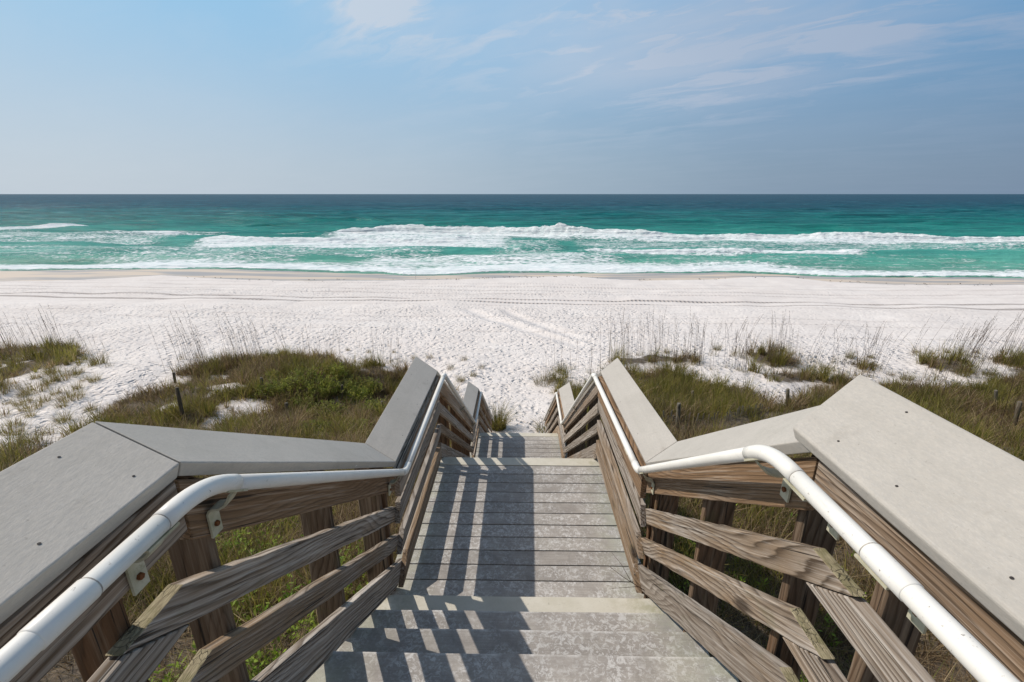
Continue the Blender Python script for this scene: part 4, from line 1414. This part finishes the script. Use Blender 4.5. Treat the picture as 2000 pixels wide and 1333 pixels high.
fence_post(1945, 763, 1944, 800, 'short grey post on the far right of the dune', .05)
fence_post(1992, 785, 1976, 850, 'thick grey post at the right edge of the photo', .06)

sf = empty('sand_fence', at(1400, 838))
meta(sf, 'low grey slat fence half buried in grass on the right dune', 'fence')
fa, fb = at(1288, 838), at(1500, 815)
nsl = 46
prev = None
for k in range(nsl):
    t = k/(nsl-1)
    p = fa.lerp(fb, t)
    p.y += .12*math.sin(t*9)
    p.z = float(ground(p.x, p.y))
    hh = random.uniform(.30, .62)
    bm = box_bm(.036, hh, .008, .0015)
    tilt = random.uniform(-.08, .08)
    bm_obj('slat', bm, M['slat'], sf, p + Vector((0, 0, hh/2-.06)), (math.pi/2, tilt, random.uniform(-.15, .15)))
for zz in (.16, .36):
    pts = []
    for k in range(24):
        t = k/23
        p = fa.lerp(fb, t); p.y += .12*math.sin(t*9) - .008
        pts.append((p.x, p.y, float(ground(p.x, p.y))+zz+.01*math.sin(k*2.3)))
    local_tube('wire', sf, pts, .002, M['wire'], 5)

# ------------------------------------------------------------------ bits
def twig(name, segs, label, cat, mat=M['twig'], base=None):
    base = Vector(segs[0][0][0]) if base is None else base
    bm = bmesh.new()
    for pts, r0, r1 in segs:
        n = len(pts)
        sub = tube_bm([Vector(p)-base for p in pts], [lerp(r0, r1, i/(n-1)) for i in range(n)], 6)
        tmp = bpy.data.meshes.new('t'); sub.to_mesh(tmp); sub.free(); bm.from_mesh(tmp); bpy.data.meshes.remove(tmp)
    o = bm_obj(name, bm, mat, None, base, smooth=True)
    return meta(o, label, cat)
# twigs poking between the lower boards of the right railing onto the landing
def tw(y, x, z): return (x, y, CAMZ+z)
twig('bare_twig', [([tw(2.28, 1.05, -2.75), tw(2.30, .90, -2.48), tw(2.33, .78, -2.42), tw(2.38, .70, -2.40), tw(2.50, .62, -2.42)], .004, .0012),
                   ([tw(2.36, .74, -2.41), tw(2.47, .70, -2.38), tw(2.6, .66, -2.40)], .0018, .0008),
                   ([tw(2.33, .78, -2.42), tw(2.34, .70, -2.44), tw(2.36, .62, -2.47)], .0018, .0008),
                   ([tw(2.28, .92, -2.5), tw(2.2, .83, -2.55), tw(2.17, .72, -2.57), tw(2.2, .64, -2.6)], .003, .001)],
     'dark forked twig poking through the right railing over the landing', 'twig')
def stalk(px0, py0, px1, py1, dist_base, label, r=.006, fork=False):
    b = at(px0, py0)
    d = ray(px1, py1); t = b.y/d.y
    top = Vector((d.x*t, b.y, CAMZ+d.z*t))
    mid = b.lerp(top, .5) + Vector((.02, .02, -.03))
    segs = [([b, b.lerp(mid, .5), mid, mid.lerp(top, .5), top], r, r*.4)]
    if fork:
        f = b.lerp(top, .45)
        segs.append(([f, f+Vector((-.10, .02, .15)), f+Vector((-.24, .03, .27))], r*.7, r*.3))
        segs.append(([f, f+Vector((.06, .0, .18)), f+Vector((.10, .0, .36))], r*.7, r*.3))
    return twig('dry_stalk', segs, label, 'dry stalk')
stalk(1945, 860, 2003, 668, 0, 'long dark dry stalk leaning right across the beach at the right edge', .008)
stalk(1924, 862, 1935, 800, 0, 'short forked dry stalk behind the edge of the right cap', .008, True)
stalk(1950, 880, 1990, 790, 0, 'pale reddish dry stalk beside the thick post at the right edge', .006)

def specks():
    g = bmesh.new()
    r = random.Random(4)
    for i in range(120):
        x = r.choice([r.uniform(-42, 55), r.uniform(-8, 6), r.uniform(18, 48)])
        y = float(np.interp(x, DRY[:, 0], DRY[:, 1])) - r.uniform(-.4, 1.4)
        z = float(ground(x, y)) + .16
        s = r.uniform(.018, .05)
        m = Matrix.Translation((x, y, z)) @ Matrix.Diagonal((s*r.uniform(1, 3), s, s*.6, 1))
        bmesh.ops.create_icosphere(g, subdivisions=1, radius=1, matrix=m)
    for v in g.verts: v.co += Vector((r.uniform(-.02, .02), r.uniform(-.02, .02), r.uniform(-.015, .015)))
    o = bm_obj('seaweed_line', g, M['weed'])
    meta(o, 'scattered dark seaweed along the edge of the wet sand', 'seaweed', kind='stuff')
specks()
for px, py, lab in ((1257, 549, 'thin pale pole standing in wet sand right of the path'), (812, 546, 'thin pale pole standing in wet sand straight above the left landing cap')):
    p = at(px, py)
    bm = tube_bm([(0, 0, -.2), (0, 0, .5), (.01, 0, 1.2)], [.018, .016, .012], 8)
    meta(bm_obj('marker_pole', bm, M['pole'], None, p + Vector((0, 0, .1)), smooth=True), lab, 'pole')

# ------------------------------------------------------------------ light and sky
sun_d = bpy.data.lights.new('sun', 'SUN')
sun_d.energy = 3.85
sun_d.angle = R(.53)
sun_d.color = (1.0, .925, .835)
sun = bpy.data.objects.new('sun', sun_d)
COL.objects.link(sun)
sun.rotation_euler = SUNV.to_track_quat('Z', 'Y').to_euler()
sun.location = (0, 0, 60)

W = bpy.data.worlds.new('World')
SC.world = W
W.use_nodes = True
class WT(NT):
    def __init__(s, tree): s.t = tree
CLX, CLY = 21.5, 2.7
k = WT(W.node_tree)
bg = W.node_tree.nodes['Background']
sky = k.n('ShaderNodeTexSky'); sky.sky_type = 'NISHITA'; sky.sun_disc = False
sky.sun_elevation = math.asin(SUNV.z); sky.sun_rotation = math.atan2(SUNV.x, SUNV.y)
sky.air_density = 1.0; sky.dust_density = 1.5; sky.ozone_density = 1.5; sky.altitude = 10
nis = k.vscale(sky.outputs[0], (.1, .1, .1))
d = k.n('ShaderNodeTexCoord').outputs['Generated']
sx = k.n('ShaderNodeSeparateXYZ', inp={0: d})
dx, dy, dz = sx.outputs
hl = k.math('SQRT', k.math('ADD', k.math('MULTIPLY', dx, dx), k.math('MULTIPLY', dy, dy)))
az = k.math('DIVIDE', dx, k.math('MAXIMUM', hl, .001))         # -1 left .. +1 right
wobble = k.math('MULTIPLY', k.math('SUBTRACT', k.noise(d, 2.5, 4, .6), .5), .25)
fa_ = k.mapr(k.math('ADD', az, wobble), -.80, .92, 0, 1)
hor = k.ramp(fa_, [(0, (.57, .645, .72)), (.35, (.44, .545, .645)), (.65, (.28, .385, .495)), (1, (.15, .22, .335))], 'B_SPLINE')
up = k.ramp(fa_, [(0, (.33, .595, .83)), (.35, (.25, .53, .81)), (.65, (.15, .42, .72)), (1, (.075, .28, .55))], 'B_SPLINE')
te = k.mapr(dz, .0, .37, 0, 1, True)
grad = k.mix(te, hor, up)
# haze layer takes over towards the horizon, thinning overhead and behind
front = k.mapr(dy, -.4, .4, .3, 1)
hz = k.math('MULTIPLY', k.mapr(dz, .35, .85, .95, .15, True), front)
base = k.mix(hz, nis, grad)
base = k.mix(k.mapr(dz, .38, .75, 0, .08, True), base, (.50, .53, .56))  # pale veil added overhead, out of view, as neutral fill light
base = k.mix(k.mapr(dy, .1, -.5, 0, .25, True), base, (.42, .44, .46))  # grey veil added behind the camera, unseen, as fill light
# thin cirrus on a flat layer
inv = k.math('DIVIDE', 1.0, k.math('ADD', k.math('MAXIMUM', dz, 0.0), .10))
px_ = k.math('MULTIPLY', dx, inv); py_ = k.math('MULTIPLY', dy, inv)
cv = k.n('ShaderNodeCombineXYZ', inp={0: px_, 1: py_, 2: 0.0}).outputs[0]
rot = k.n('ShaderNodeVectorRotate', inp={'Vector': cv, 'Angle': R(38)})
rot.rotation_type = 'Z_AXIS'
cr = k.vadd(k.vscale(rot.outputs[0], (.75, 1.7, 1)), k.n('ShaderNodeCombineXYZ', inp={0: CLX, 1: CLY, 2: 0.0}).outputs[0])
warp = k.vscale(k.noise(cr, 1.1, 4, .6, out=1), (.9, .9, 0))
c1 = k.noise(k.vadd(cr, warp), 1.5, 8, .62, .4)
c2 = k.noise(k.vadd(cv, warp), .8, 3, .5)
cm = k.math('MULTIPLY', k.mapr(c1, .34, .70, 0, 1, True), k.mapr(c2, .30, .52, .15, 1, True))
# where the cirrus sits: a broad bank right of centre and a plume left of it
def blob(ax, ez, rx, rz, amp):
    a = k.math('DIVIDE', k.math('SUBTRACT', az, ax), rx)
    b = k.math('DIVIDE', k.math('SUBTRACT', dz, ez), rz)
    r2 = k.math('ADD', k.math('MULTIPLY', a, a), k.math('MULTIPLY', b, b))
    return k.math('MULTIPLY', k.math('POWER', 2.718, k.math('MULTIPLY', r2, -1.0)), amp)
where = None
for a in ((.24, .29, .36, .13, 1.5), (-.25, .31, .13, .06, 1.7), (.62, .33, .25, .14, .9), (-.75, .33, .12, .05, .7), (.45, .20, .35, .07, .5)):
    b = blob(*a)
    where = b if where is None else k.math('ADD', where, b)
cm = k.math('MULTIPLY', cm, k.math('ADD', where, .06), clamp=True)
ccol = k.ramp(fa_, [(0, (.68, .74, .80)), (.5, (.53, .60, .71)), (1, (.28, .36, .51))])
veil = k.math('MULTIPLY', k.mapr(k.noise(k.vadd(cr, warp), .55, 5, .55), .26, .74, 0, .75, True), k.math('MULTIPLY', where, .8), clamp=True)
cm = k.math('MAXIMUM', cm, veil)
skyc = k.mix(k.math('MULTIPLY', cm, .86), base, ccol)
# below the horizon: same haze, so the far sea edge stays clean
k.t.links.new(skyc, bg.inputs['Color'])
bg.inputs['Strength'].default_value = 1.0

SC.view_settings.view_transform = 'Standard'
SC.view_settings.look = 'None'
SC.view_settings.exposure = 0.0
SC.view_settings.gamma = 1.0
SC.cycles.max_bounces = 6
SC.cycles.diffuse_bounces = 3
SC.cycles.glossy_bounces = 3
SC.cycles.use_denoising = True
